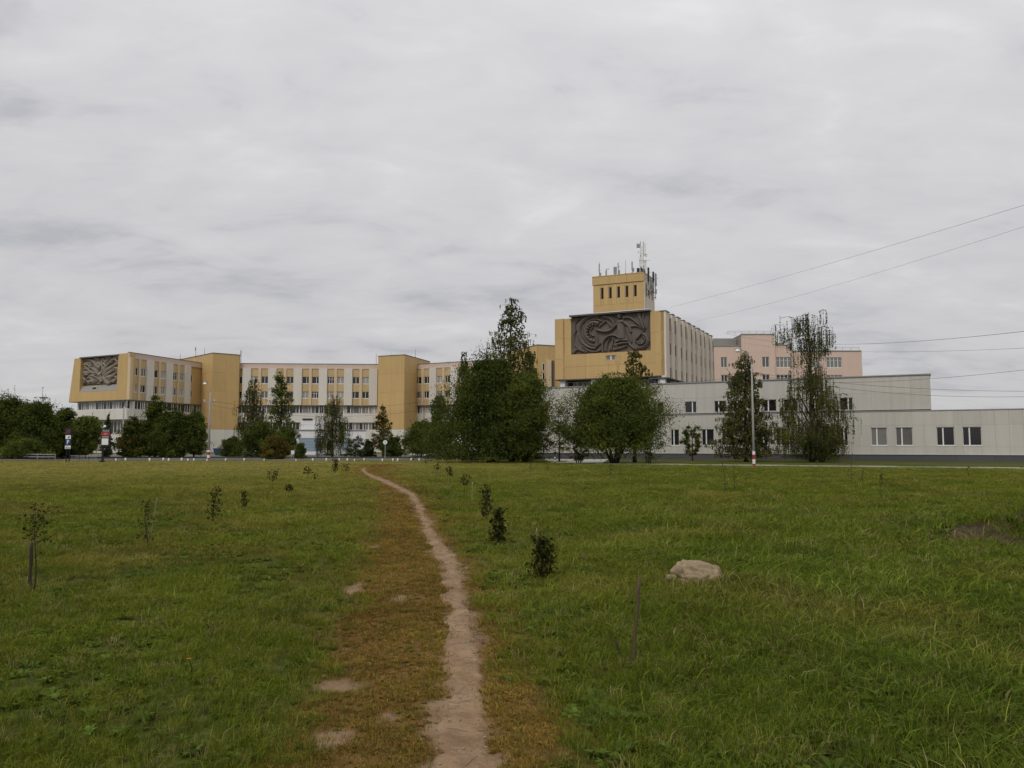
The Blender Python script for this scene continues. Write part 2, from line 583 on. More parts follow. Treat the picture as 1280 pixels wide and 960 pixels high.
def build_ground():
    rows = [-1500, -400, -120, -50, -25, -12, -6, -2, 0.5]
    y = 1.6
    while y < 80:
        rows.append(y); y *= 1.0165
    rows += [84, 90, 100, 115, 140, 180, 260, 420, 800, 1500, 3000]
    rows = np.array(rows)
    t = np.linspace(-1, 1, 190)
    t = np.concatenate([[-60, -20, -8, -4, -2.4, -1.6, -1.25], t, [1.25, 1.6, 2.4, 4, 8, 20, 60]])
    s = np.minimum(0.85 * np.abs(rows) + 2.2, 90)
    X = t[None, :] * s[:, None]
    Y = np.repeat(rows[:, None], len(t), 1)
    Z = hgt(X, Y)
    nr, nc = X.shape
    v = np.stack([X, Y, Z], -1).reshape(-1, 3)
    idx = np.arange(nr * nc).reshape(nr, nc)
    f = np.stack([idx[:-1, :-1], idx[:-1, 1:], idx[1:, 1:], idx[1:, :-1]], -1).reshape(-1, 4)
    me = bpy.data.meshes.new('ground')
    me.from_pydata(v.tolist(), [], f.tolist())
    x, yy = v[:, 0], v[:, 1]
    for nm, val in (('brown', brown_mask(x, yy)), ('bare', bare_mask(x, yy)), ('dry', dry_field(x, yy))):
        a = me.attributes.new(nm, 'FLOAT', 'POINT'); a.data.foreach_set('value', val.astype(np.float32))
    me.polygons.foreach_set('use_smooth', [True] * len(me.polygons))
    me.materials.append(ground_material())
    me.update()
    o = link('ground', me)
    tag(o, 'broad grassy field stretching from the camera to the buildings', 'ground', kind='structure')


def dry_field(x, y):
    """how mown and yellowed the sward is: most on the far left, least on the near right"""
    k = np.clip((y - 22) / 30, 0, 1) * np.clip((-x + 4) / 14, 0, 1) * 0.75
    k = k + np.clip((y - 40) / 30, 0, 1) * 0.2
    return np.clip(k + (vnoise(x, y * 0.6, 3.5, 31) - 0.5) * 0.9 * (0.35 + 0.4 * np.clip(y / 40, 0, 1)), 0, 1)


def ground_material():
    m = bpy.data.materials.new('field_soil_and_sward')
    m.use_nodes = True
    n, l = m.node_tree.nodes, m.node_tree.links
    p = n['Principled BSDF']; p.inputs['Roughness'].default_value = 1.0; p.inputs['Specular IOR Level'].default_value = 0.1
    geo = N(n, 'ShaderNodeNewGeometry')

    def noise(scale, detail=6, rough=0.65):
        t = N(n, 'ShaderNodeTexNoise'); t.inputs['Scale'].default_value = scale; t.inputs['Detail'].default_value = detail; t.inputs['Roughness'].default_value = rough
        l.new(geo.outputs['Position'], t.inputs['Vector']); return t.outputs['Fac']

    def ramp(fac, stops):
        r = N(n, 'ShaderNodeValToRGB'); e = r.color_ramp.elements
        e[0].position, e[0].color = stops[0][0], (*stops[0][1], 1)
        e[1].position, e[1].color = stops[-1][0], (*stops[-1][1], 1)
        for s, c in stops[1:-1]:
            q = e.new(s); q.color = (*c, 1)
        l.new(fac, r.inputs[0]); return r.outputs[0]

    def mixc(f, a, b):
        x = N(n, 'ShaderNodeMix', data_type='RGBA'); l.new(f, x.inputs[0]); l.new(a, x.inputs[6]); l.new(b, x.inputs[7]); return x.outputs[2]

    def attr(nm):
        a = N(n, 'ShaderNodeAttribute'); a.attribute_name = nm; return a.outputs['Fac']
    fine = noise(9); mid = noise(1.3, 4)
    green = ramp(fine, [(0.3, (0.022, 0.028, 0.005)), (0.5, (0.056, 0.070, 0.011)), (0.72, (0.105, 0.118, 0.022))])
    dry = ramp(fine, [(0.3, (0.062, 0.055, 0.014)), (0.55, (0.135, 0.118, 0.030)), (0.75, (0.19, 0.160, 0.05))])
    brown = ramp(fine, [(0.28, (0.060, 0.032, 0.011)), (0.5, (0.150, 0.086, 0.027)), (0.75, (0.23, 0.140, 0.050))])
    dirt = ramp(noise(2.6, 9, 0.7), [(0.28, (0.150, 0.095, 0.055)), (0.5, (0.262, 0.176, 0.106)), (0.72, (0.345, 0.240, 0.150))])
    c = mixc(attr('dry'), green, dry)
    c = mixc(attr('brown'), c, brown)
    c = mixc(attr('bare'), c, dirt)
    l.new(c, p.inputs['Base Color'])
    b = N(n, 'ShaderNodeBump'); b.inputs['Distance'].default_value = 0.03; l.new(noise(26), b.inputs['Height']); l.new(b.outputs[0], p.inputs['Normal'])
    return m


def dirt_material():
    m = bpy.data.materials.new('trodden_dirt')
    m.use_nodes = True
    n, l = m.node_tree.nodes, m.node_tree.links
    p = n['Principled BSDF']; p.inputs['Roughness'].default_value = 1.0; p.inputs['Specular IOR Level'].default_value = 0.1
    geo = N(n, 'ShaderNodeNewGeometry')
    r = N(n, 'ShaderNodeValToRGB'); e = r.color_ramp.elements
    t = N(n, 'ShaderNodeTexNoise'); t.inputs['Scale'].default_value = 2.6; t.inputs['Detail'].default_value = 9; t.inputs['Roughness'].default_value = 0.7
    l.new(geo.outputs['Position'], t.inputs['Vector']); l.new(t.outputs['Fac'], r.inputs[0])
    e[0].position, e[0].color = 0.28, (0.150, 0.095, 0.055, 1)
    e[1].position, e[1].color = 0.72, (0.345, 0.240, 0.150, 1)
    q = e.new(0.5); q.color = (0.262, 0.176, 0.106, 1)
    l.new(r.outputs[0], p.inputs['Base Color'])
    t2 = N(n, 'ShaderNodeTexNoise'); t2.inputs['Scale'].default_value = 22; t2.inputs['Detail'].default_value = 8
    l.new(geo.outputs['Position'], t2.inputs['Vector'])
    b = N(n, 'ShaderNodeBump'); b.inputs['Distance'].default_value = 0.035; l.new(t2.outputs['Fac'], b.inputs['Height']); l.new(b.outputs[0], p.inputs['Normal'])
    return m


M_DIRT = dirt_material()


def build_path():
    rows = [-6, -3, 0, 1.5]
    y = 2.2
    while y < PY_[-1] + 1.5:
        rows.append(y); y *= 1.008
    rows = np.array(rows)
    l, r = np.interp(rows, PY_, PL_), np.interp(rows, PY_, PR_)
    k = np.linspace(0, 1, 13)
    taper = np.clip((PY_[-1] + 1.6 - rows) / 5, 0.12, 1)
    c, w = (l + r) / 2, ((r - l) / 2 - 0.035) * taper * np.interp(rows, [6, 10, 25], [1.0, 0.90, 0.85])
    jl = (vnoise(rows, rows * 0, 0.5, 41) - 0.5) * 0.22 + (vnoise(rows, rows * 0, 0.12, 42) - 0.5) * 0.10
    jr = (vnoise(rows, rows * 0, 0.45, 43) - 0.5) * 0.22 + (vnoise(rows, rows * 0, 0.12, 44) - 0.5) * 0.10
    L, Rr = c - w - jl, c + w + jr
    X = L[:, None] + (Rr - L)[:, None] * k[None, :]
    Y = np.repeat(rows[:, None], 13, 1)
    Z = hgt(X, Y) + 0.010 + (vnoise(X, Y, 0.28, 45) - 0.5) * 0.022 * np.clip(1 - Y / 25, 0, 1)
    Z[:, 0] -= 0.02; Z[:, -1] -= 0.02
    v = np.stack([X, Y, Z], -1).reshape(-1, 3)
    idx = np.arange(len(v)).reshape(X.shape)
    f = np.stack([idx[:-1, :-1], idx[:-1, 1:], idx[1:, 1:], idx[1:, :-1]], -1).reshape(-1, 4)
    me = bpy.data.meshes.new('footpath'); me.from_pydata(v.tolist(), [], f.tolist()); me.materials.append(M_DIRT)
    me.polygons.foreach_set('use_smooth', [True] * len(me.polygons)); me.update()
    tag(link('footpath', me), 'narrow trodden dirt footpath winding across the field towards the buildings', 'footpath', kind='structure')


build_ground()
build_path()


# ------------------------------------------------------------------ roads, lawns and paving in front of the buildings
def sheet(name, pts, z, m, label, cat, th=0.0):
    mb = MB()
    mb.prism([(p[0], p[1]) for p in pts], z - 0.1 if not th else z - th, z)
    return tag(part(name, mb, m, None), label, cat, kind='structure')


def gl(px, d):
    a, b, _ = ray(px, 560)
    return (a / b * d, d)


sheet('road', [(-150, 82), (-9, 80), (-7, 92), (-150, 93)], 0.03, M_ASPH, 'pale asphalt road between the field and the row of trees', 'road')
sheet('road', [(-150, 101.5), (-14, 100), (-12, 132), (-150, 140)], 0.03, M_ASPH, 'asphalt yard before the long yellow building', 'road')
sheet('lawn', [(-150, 93.3), (-6, 92.3), (-13, 99.6), (-150, 101.2)], 0.12, M_TURF, 'grass strip with trees between the road and the yard', 'lawn')


def kerb_line(name, a, b, label, step=2.0, w=0.18, h=0.14):
    r = thing(name, (a[0], a[1], 0), label, 'kerb')
    f = Fr(r, a, b)
    n = max(1, int(f.L / step))
    for i in range(n):
        f.box('kerb_stone', i * f.L / n + 0.01, (i + 1) * f.L / n - 0.01, 0, w, -0.02, h, M_KERB)


kerb_line('kerb', (-92, 81.6), (-9, 79.8), 'low concrete kerb along the far left edge of the field', 3.0)
# paths by the white annex: straight slab path parallel to its wall
UA = Vector((0.892, -0.452))


def slab_path():
    a = ground(742, 580.3); b = ground(1280, 586.2)
    d = (b - a).normalized()
    e = b + d * 22
    r = thing('pavement', (a.x, a.y, 0), 'thin pale slab path running along the lawn before the white annex', 'pavement')
    r['kind'] = 'structure'
    f = Fr(r, (a.x, a.y), (e.x, e.y))
    n = int(f.L / 2.5)
    for i in range(n):
        f.box('slab', i * 2.5 + 0.02, i * 2.5 + 2.48, 0, 1.3, -0.05, 0.05 + 0.012 * ((i * 7) % 3), M_PAVE)


slab_path()
sheet('driveway', [ground(690, 579.0).to_tuple()[:2], ground(752, 579.2).to_tuple()[:2], (10.5, 86), (3.5, 88)], 0.035, M_PAVE, 'pale paved entrance patch between the two big bushes', 'driveway')
# ------------------------------------------------------------------ the long hospital-like building: facade kit
ZP, ZT = 10.5, 18.8              # pilaster foot and top
BAY = (1.85, 1.58, 0.60, 1.60)   # wide pilaster, window column, thin pilaster, window column


def wing(f, rng, x_start, bays, L, first_thin=False, fin=0.35, fin_m=None, thin_m=None, span_m=None, core_d=12, lower=True, core=True, dark=0.55, zb=0.0, parapet=True):
    fin_m = fin_m or M_WHT; thin_m = thin_m or M_CRM; span_m = span_m or M_YELS
    if core:
        f.add('wall', MB().box(0.02, L - 0.02, 0.42, core_d, zb, 18.9), M_CORE)
    if parapet:
        f.box('parapet', 0, L, 0.12, 0.5, 18.9, 19.85, M_PAR)
        if core:
            f.box('roof', 0, L, 0.5, core_d, 18.9, 19.3, M_COP)
        f.box('coping', -0.02, L + 0.02, 0.05, 0.6, 19.85, 19.95, M_COP)
        f.box('cornice', 0, L, -0.1, 0.45, 18.72, 18.9, M_PAR)
    x = x_start

    def pil(a, w, m, d, z1=ZT - 0.08):
        o = f.box('pilaster', a, a + w, -d, 0.42, ZP, z1, m)

    def wcol(a, w):
        zs = [ZP, 12.0, 13.6, 15.3, 16.95, ZT - 0.1]
        f.box('spandrel', a, a + w, 0.0, 0.42, zs[0], zs[1], span_m)
        f.box('spandrel', a, a + w, 0.0, 0.42, zs[2], zs[3], span_m)
        f.box('spandrel', a, a + w, 0.0, 0.42, zs[4], zs[5], span_m)
        for z0, z1 in ((zs[1], zs[2]), (zs[3], zs[4])):
            f.window(a + 0.02, a + w - 0.02, z0 + 0.08, z1 - 0.02, 0.12, rng.choice(['three', 'two', 'left', 'right']), rnd_glass(rng, dark))
    if first_thin:
        pil(x, 0.75, thin_m, fin * 0.6); x += 0.75
    else:
        pil(x, BAY[0], fin_m, fin); x += BAY[0]
    for b in range(bays):
        wcol(x, BAY[1]); x += BAY[1]
        pil(x, BAY[2], thin_m, fin * 0.6); x += BAY[2]
        wcol(x, BAY[3]); x += BAY[3]
        pil(x, BAY[0], fin_m, fin); x += BAY[0]
    if x < L - 0.3:
        f.box('wall', x, L, 0.2, 0.42, ZP, ZT, M_YEL)
        for z0, z1 in ((12.0, 13.6), (15.3, 16.95)):
            f.window(x + 0.1, min(L - 0.1, x + 1.0), z0, z1, 0.1, 'one', M_GLASS, sill=False)
    if x_start > 0.4:
        f.box('wall', 0, x_start, 0.2, 0.42, ZP, ZT, M_YEL)
        for z0, z1 in ((12.0, 13.6), (15.3, 16.95)):
            f.window(max(0.1, x_start - 1.0), x_start - 0.1, z0, z1, 0.1, 'one', M_GLASS, sill=False)
    if lower:
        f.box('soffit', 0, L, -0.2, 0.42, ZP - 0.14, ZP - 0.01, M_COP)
        n = int(round(L / 1.42)); w = L / n
        for z0, z1 in ((8.72, 10.34), (5.0, 6.55)):
            for i in range(n):
                f.window(i * w + 0.03, (i + 1) * w - 0.03, z0, z1, 0.3, ('left', 'right', 'one', 'two')[int(rng.random() * 4)], rnd_glass(rng, dark + 0.1), fw=0.045, mw=0.09, sill=False)
        n2 = max(1, round(L / 2.83))
        for i in range(n2):
            f.box('panel', i * L / n2 + 0.008, (i + 1) * L / n2 - 0.008, -0.05, 0.41, 6.62, 8.66, M_BAND)
            f.box('panel', i * L / n2 + 0.008, (i + 1) * L / n2 - 0.008, -0.05, 0.41, zb, 4.95, M_BAND)


def sweep(mb, pts, w0, w1, depth, n=10):
    """a raised, rounded, tapering ridge on the relief; pts are (x, z), the ridge stands out to -y"""
    # Catmull-Rom through the points
    P = [Vector((p[0], p[1])) for p in pts]
    if len(P) == 2:
        Q = [P[0].lerp(P[1], i / n) for i in range(n + 1)]
    else:
        Q = []
        for i in range(len(P) - 1):
            a, b, c, d = P[max(i - 1, 0)], P[i], P[i + 1], P[min(i + 2, len(P) - 1)]
            for k in range(n):
                t = k / n
                Q.append(0.5 * ((2 * b) + (c - a) * t + (2 * a - 5 * b + 4 * c - d) * t * t + (-a + 3 * b - 3 * c + d) * t ** 3))
        Q.append(P[-1])
    b0 = len(mb.v); K = len(Q)
    prof = ((-1, 0.0), (-0.9, 0.75), (-0.25, 1.0), (0.55, 0.55), (1, 0.0))
    for i, q in enumerate(Q):
        t = Q[min(i + 1, K - 1)] - Q[max(i - 1, 0)]
        nrm = Vector((-t.y, t.x)).normalized() if t.length > 1e-6 else Vector((0, 1))
        s = i / (K - 1)
        w = (w0 + (w1 - w0) * s)
        for a, h in prof:
            mb.v.append((q.x + nrm.x * a * w, -h * depth, q.y + nrm.y * a * w))
    m = len(prof)
    for i in range(K - 1):
        for k in range(m - 1):
            mb.f.append((b0 + i * m + k, b0 + (i + 1) * m + k, b0 + (i + 1) * m + k + 1, b0 + i * m + k + 1))
    mb.f.append(tuple(b0 + k for k in range(m)))
    mb.f.append(tuple(b0 + (K - 1) * m + k for k in reversed(range(m))))


def arc(cx, cy, r, a0, a1, k=9, ry=None):
    ry = ry or r
    return [(cx + r * math.cos(R(a0 + (a1 - a0) * i / (k - 1))), cy + ry * math.sin(R(a0 + (a1 - a0) * i / (k - 1)))) for i in range(k)]


def relief_slab(mb, w, h):
    mb.box(0, w, 0, 0.25, 0, h)


def wheel_relief(w, h):
    """flowing relief of a great toothed wheel, a standing figure with raised arms and curling leaves"""
    mb = MB(); relief_slab(mb, w, h)
    sx, sy = w / 910.0, h / 440.0

    def T(pts):
        o = []
        for x, y in pts:
            u = (x - 120) / 910; top = 150 - 80 * u; bot = 575 - 60 * u
            o.append((u * w, h * (1 - (y - top) / (bot - top))))
        return o

    def S(pts, w0, w1, d=0.34):
        sweep(mb, T(pts), w0 * sx, w1 * sx, d)
    S(arc(400, 315, 185, 285, 85, 15, 185), 26, 14, 0.42)
    S(arc(405, 320, 140, 300, 95, 13, 150), 15, 10, 0.30)
    S(arc(395, 310, 98, 300, 70, 11, 100), 26, 22, 0.45)
    for a in range(75, 300, 26):
        x, y = 395 + 68 * math.cos(R(a)), 310 + 70 * math.sin(R(a))
        S([(x, y), (395 + 92 * math.cos(R(a)), 310 + 94 * math.sin(R(a)))], 11, 11, 0.5)
    S(arc(392, 312, 46, 250, 90, 7), 10, 8, 0.3)
    S([(180, 290), (150, 380), (180, 480), (310, 550)], 16, 8, 0.36)
    S([(250, 470), (330, 530), (430, 535), (490, 500)], 14, 7, 0.3)
    S([(140, 555), (190, 515), (240, 530), (295, 556)], 20, 6, 0.4)
    S([(160, 300), (165, 220), (200, 180), (240, 165)], 12, 5, 0.25)
    S([(408, 262), (428, 380), (418, 486)], 8, 24, 0.42)
    S([(470, 440), (440, 470), (416, 490)], 16, 4, 0.34)
    S([(418, 284), (500, 304), (575, 292), (640, 230), (690, 190)], 12, 18, 0.46)
    S([(445, 252), (545, 175)], 10, 7, 0.3)
    S([(540, 180), (592, 258)], 12, 6, 0.3)
    S([(500, 130), (580, 150), (625, 215), (600, 275)], 20, 8, 0.38)
    S([(590, 125), (630, 165), (650, 210)], 12, 6, 0.3)
    S([(704, 180), (702, 260), (710, 330), (712, 385)], 44, 40, 0.5)      # torso
    S([(672, 190), (735, 186)], 22, 22, 0.55)
    S([(690, 112), (694, 150)], 26, 18, 0.62)                              # head
    S([(668, 108), (716, 116)], 14, 14, 0.6)
    S([(735, 195), (790, 240), (815, 310)], 18, 14, 0.45)
    S([(725, 140), (800, 140), (870, 190), (950, 262)], 18, 7, 0.38)
    S([(800, 245), (880, 240), (965, 285)], 12, 6, 0.3)
    S([(770, 255), (800, 350), (820, 430)], 26, 8, 0.35)
    S([(905, 85), (925, 170), (960, 265)], 22, 10, 0.4)
    S([(965, 85), (950, 170), (985, 260)], 14, 8, 0.3)
    S([(970, 275), (905, 360), (860, 410)], 9, 12, 0.4)
    S(arc(905, 405, 92, -70, 110, 11, 90), 17, 12, 0.42)
    S(arc(915, 400, 52, -60, 120, 9), 13, 9, 0.36)
    S(arc(895, 400, 36, 60, 230, 7), 12, 7, 0.32)
    S([(485, 545), (490, 430), (560, 358), (640, 352), (690, 392)], 16, 10, 0.44)
    S([(520, 535), (540, 440), (590, 375)], 18, 5, 0.34)
    S([(575, 520), (600, 430), (600, 370)], 22, 6, 0.36)
    S([(640, 490), (630, 420), (605, 372)], 20, 5, 0.32)
    S([(640, 420), (700, 400), (770, 402)], 18, 14, 0.42)
    S([(620, 465), (700, 440), (790, 432)], 16, 10, 0.38)
    S([(610, 510), (690, 495), (770, 470)], 18, 8, 0.36)
    S([(790, 440), (860, 500), (960, 490), (1010, 430)], 14, 8, 0.34)
    S([(1010, 120), (1000, 260), (1015, 420)], 10, 8, 0.25)
    return mb


def wing_relief(w, h):
    """heavy feathered forms fanning out from the middle to both sides"""
    mb = MB(); relief_slab(mb, w, h)

    def S(pts, a, b, d=0.4):
        sweep(mb, [(x * w, z * h) for x, z in pts], a * w, b * w, d)
    for s in (-1, 1):
        def X(pts):
            q = random.Random(int(pts[0][1] * 1000) + 7 * s)
            return [(0.5 + s * x + q.uniform(-0.035, 0.035), z + q.uniform(-0.05, 0.05)) for x, z in pts]
        S(X([(0.05, 0.55), (0.16, 0.72), (0.28, 0.90), (0.44, 0.93)]), 0.05, 0.02, 0.5)
        S(X([(0.06, 0.48), (0.22, 0.62), (0.36, 0.76), (0.46, 0.74)]), 0.045, 0.02, 0.45)
        S(X([(0.10, 0.38), (0.26, 0.46), (0.38, 0.60), (0.47, 0.55)]), 0.04, 0.02, 0.42)
        S(X([(0.14, 0.28), (0.30, 0.30), (0.42, 0.42), (0.47, 0.34)]), 0.04, 0.018, 0.42)
        S(X([(0.04, 0.30), (0.10, 0.16), (0.20, 0.06), (0.30, 0.10)]), 0.05, 0.03, 0.45)
        S(X([(0.28, 0.07), (0.40, 0.10), (0.46, 0.24), (0.44, 0.40)]), 0.035, 0.02, 0.4)
        S(X([(0.20, 0.16), (0.32, 0.22), (0.40, 0.18)]), 0.03, 0.015, 0.35)
        S(X([(0.04, 0.95), (0.14, 0.88), (0.24, 0.98)]), 0.03, 0.02, 0.35)
    S([(0.5, 0.05), (0.48, 0.3), (0.52, 0.55), (0.5, 0.93)], 0.06, 0.03, 0.5)
    S([(0.40, 0.86), (0.5, 0.74), (0.62, 0.86)], 0.03, 0.03, 0.4)
    S([(0.36, 0.5), (0.45, 0.40), (0.55, 0.40), (0.64, 0.5)], 0.04, 0.04, 0.45)
    q = random.Random(5)
    for i in range(26):
        x, z, a, l = q.uniform(0.08, 0.92), q.uniform(0.08, 0.92), q.uniform(0, 6.28), q.uniform(0.05, 0.12)
        S([(x - l * math.cos(a), z - l * math.sin(a)), (x + 0.02, z), (x + l * math.cos(a), z + l * math.sin(a))], q.uniform(0.012, 0.035), 0.01, q.uniform(0.35, 0.62))
    return mb


def pt(px, d, py=500):
    v = at(px, py, d)
    return (v.x, v.y)


def left_pavilion():
    rng = random.Random(11)
    C = pt(161.5, 155.0, 470); E0 = pt(91.0, 163.5, 470); F0 = pt(255, 176.5, 480)
    r = thing('pavilion_wing', (C[0], C[1], 0), 'yellow and white wing at the far left with a concrete relief on its end wall', 'building')
    f = Fr(r, C, F0)
    wing(f, rng, 0.0, 3, f.L, first_thin=True, core=False)
    g = Fr(r, E0, C)
    W = g.L
    # solid body between the end wall and the long side
    o_ = Vector(C); d1 = (Vector(F0) - o_).normalized(); d2 = (Vector(E0) - o_).normalized()

    def Q(u, v):
        q = d1 * u + d2 * v
        return (q.x, q.y)
    part('wall', MB().prism([Q(f.L, 0.45), Q(f.L, W - 1.2), Q(1.75, W - 1.2), Q(1.75, 0.45)], 0, 18.88), M_CORE, r)
    part('roof', MB().prism([Q(f.L, 0.5), Q(f.L, W - 1.4), Q(1.7, W - 1.4), Q(1.7, 0.5)], 18.9, 19.3), M_COP, r)
    s = 1.15                                            # the outer pier leans inwards
    x1, x2 = W * 0.132, W * 0.805
    g.add('pier', MB().hexa([(-s * 0.9, 0, ZP), (x1, 0, ZP), (x1, 1.2, ZP), (-s * 0.9, 6, ZP), (0.35, 0, 19.5), (x1 + 0.1, 0, 19.5), (x1 + 0.1, 1.2, 19.5), (0.35, 6, 19.5)]), M_YEL)
    g.add('pier', MB().hexa([(x2 - 0.3, 0, ZP), (W, 0, ZP), (W, 1.2, ZP), (x2 - 0.3, 1.2, ZP), (x2, 0, 19.75), (W, 0, 19.75), (W, 1.2, 19.75), (x2, 1.2, 19.75)]), M_YEL)
    g.clad(x1, x2 - 0.3, ZP, 12.45, 3.4, 2.2, M_YEL, 0.02, 1.0)
    g.add('ledge', MB().hexa([(x1, 0.0, 12.45), (x2 - 0.25, 0.0, 12.45), (x2 - 0.25, 1.2, 12.45), (x1, 1.2, 12.45), (x1, 0.75, 13.75), (x2 - 0.2, 0.75, 13.75), (x2 - 0.2, 1.2, 13.75), (x1, 1.2, 13.75)]), M_CONC)
    g.window(x1 + 3.9, x1 + 5.4, 12.75, 13.4, 0.12, 'one', M_GLASS, sill=False)
    g.box('back_wall', x1, x2, 1.2, 1.6, ZP, 19.3, M_YEL)
    rm = wing_relief(x2 - x1 - 0.1, 5.2)
    o = part('relief', rm, M_REL2, r, g.loc(x1 + 0.1, 0.72, 14.05), False, g.ang)
    o['label'] = 'weathered concrete relief of feathered forms fanning out'
    g.box('relief_cap', x1 - 0.2, x2 + 0.2, -0.15, 1.6, 19.42, 19.66, M_COP)
    g.box('soffit', -s * 0.8, W, 0.0, 1.6, ZP - 0.12, ZP - 0.01, M_COP)
    n = 9
    for i in range(n):
        g.window(0.9 + i * (W - 1.2) / n, 0.9 + (i + 1) * (W - 1.2) / n - 0.05, 8.72, 10.34, 0.9, 'left' if i % 3 else 'right', rnd_glass(rng, 0.5), fw=0.09, sill=False)
    for i in range(6):
        g.box('panel', -1.6 + i * (W + 1.6) / 6 + 0.01, -1.6 + (i + 1) * (W + 1.6) / 6 - 0.01, -0.25, 1.3, 6.62, 8.66, M_BAND)
    n = 8
    for i in range(n):
        g.window(0.9 + i * (W - 1.2) / n, 0.9 + (i + 1) * (W - 1.2) / n - 0.05, 3.9, 6.4, 1.0, 'two', rnd_glass(rng, 0.5), fw=0.09, sill=False)
    g.add('base_wall', MB().box(0.2, W - 0.3, 1.15, 1.7, 0, 10.4), M_BAND)


def stair_tower(name, label, poly, ztop, seedpts=None):
    """polygon in world coordinates, counter-clockwise from above; every visible face gets its cladding panels"""
    r = thing(name, (poly[0][0], poly[0][1], 0), label, 'building')
    o = Vector(poly[0])
    loc = [(p[0] - o.x, p[1] - o.y) for p in poly]
    part('wall', MB().prism(loc, 5.0, ztop - 0.02), M_YEL, r)
    part('base_wall', MB().prism(loc, 0, 4.98), M_BAND, r)
    for i in range(len(poly)):
        a, b = poly[i], poly[(i + 1) % len(poly)]
        d = Vector((b[0] - a[0], b[1] - a[1]))
        nrm = Vector((d.y, -d.x))
        mid = Vector(((a[0] + b[0]) / 2, (a[1] + b[1]) / 2))
        if nrm.dot(-mid) > 0:                          # faces the field
            f = Fr(r, a, b)
            f.clad(0.0, f.L, 5.0, ztop, 3.0, 3.98, M_YEL, -0.06, -0.005)
            f.clad(0.0, f.L, 0.0, 4.95, 3.0, 2.5, M_BAND, -0.05, -0.005)
            f.box('coping', -0.05, f.L + 0.05, -0.12, 0.3, ztop, ztop + 0.14, M_COP)
    return r


def towers():
    # first tower: its corner points at the field
    k = pt(265.5, 171.5, 480); a = pt(254.0, 176.0, 480); e = pt(298.5, 175.5, 480)
    l = pt(222, 186, 480)
    stair_tower('stair_tower', 'tall windowless yellow stair tower beside the relief wing', [l, k, e, pt(299, 190, 480)], 21.6)
    k2 = pt(505.5, 171.5, 480); a2 = pt(472.5, 174.5, 480); b2 = pt(537, 186, 480)
    stair_tower('stair_tower', 'tall windowless yellow stair tower at the inner bend of the long building', [a2, k2, b2, pt(474, 192, 480)], 21.2)
    t3 = stair_tower('stair_tower', 'yellow tower half hidden behind the tallest tree', [pt(640, 162, 480), pt(672, 152, 480), pt(700, 154, 480), pt(668, 178, 480)], 20.9)
    f = Fr(t3, pt(672, 152, 480), pt(700, 154, 480))
    x = f.u_of(677.5, 460)
    for i in range(5):
        f.window(x, x + 0.55, 9.0 + i * 1.75, 10.4 + i * 1.75, -0.14, 'one', M_GLASS, sill=False)
    f.box('pilaster', x + 0.75, x + 1.75, -0.6, -0.07, 8.0, 18.0, M_CRM)
    f.box('pilaster', x + 2.05, x + 2.45, -0.5, -0.07, 8.0, 18.0, M_FINB)


def long_wings():
    rng = random.Random(5)
    a, b = pt(298.5, 176.5, 480), pt(473.0, 178.5, 480)
    r = thing('hospital_wing', (a[0], a[1], 0), 'long four storey wing with pale pilasters between the two yellow stair towers', 'building')
    f = Fr(r, a, b)
    x0 = f.u_of(303.4, 480)
    wing(f, rng, x0, 5, f.L)
    a = pt(511.5, 179.5, 480)
    u = Vector((0.876, -0.482))
    b = (a[0] + u.x * 33, a[1] + u.y * 33)
    r = thing('hospital_wing', (a[0], a[1], 0), 'four storey wing partly hidden by the biggest tree', 'building')
    f = Fr(r, a, b)
    wing(f, rng, 0.1, 5, f.L)


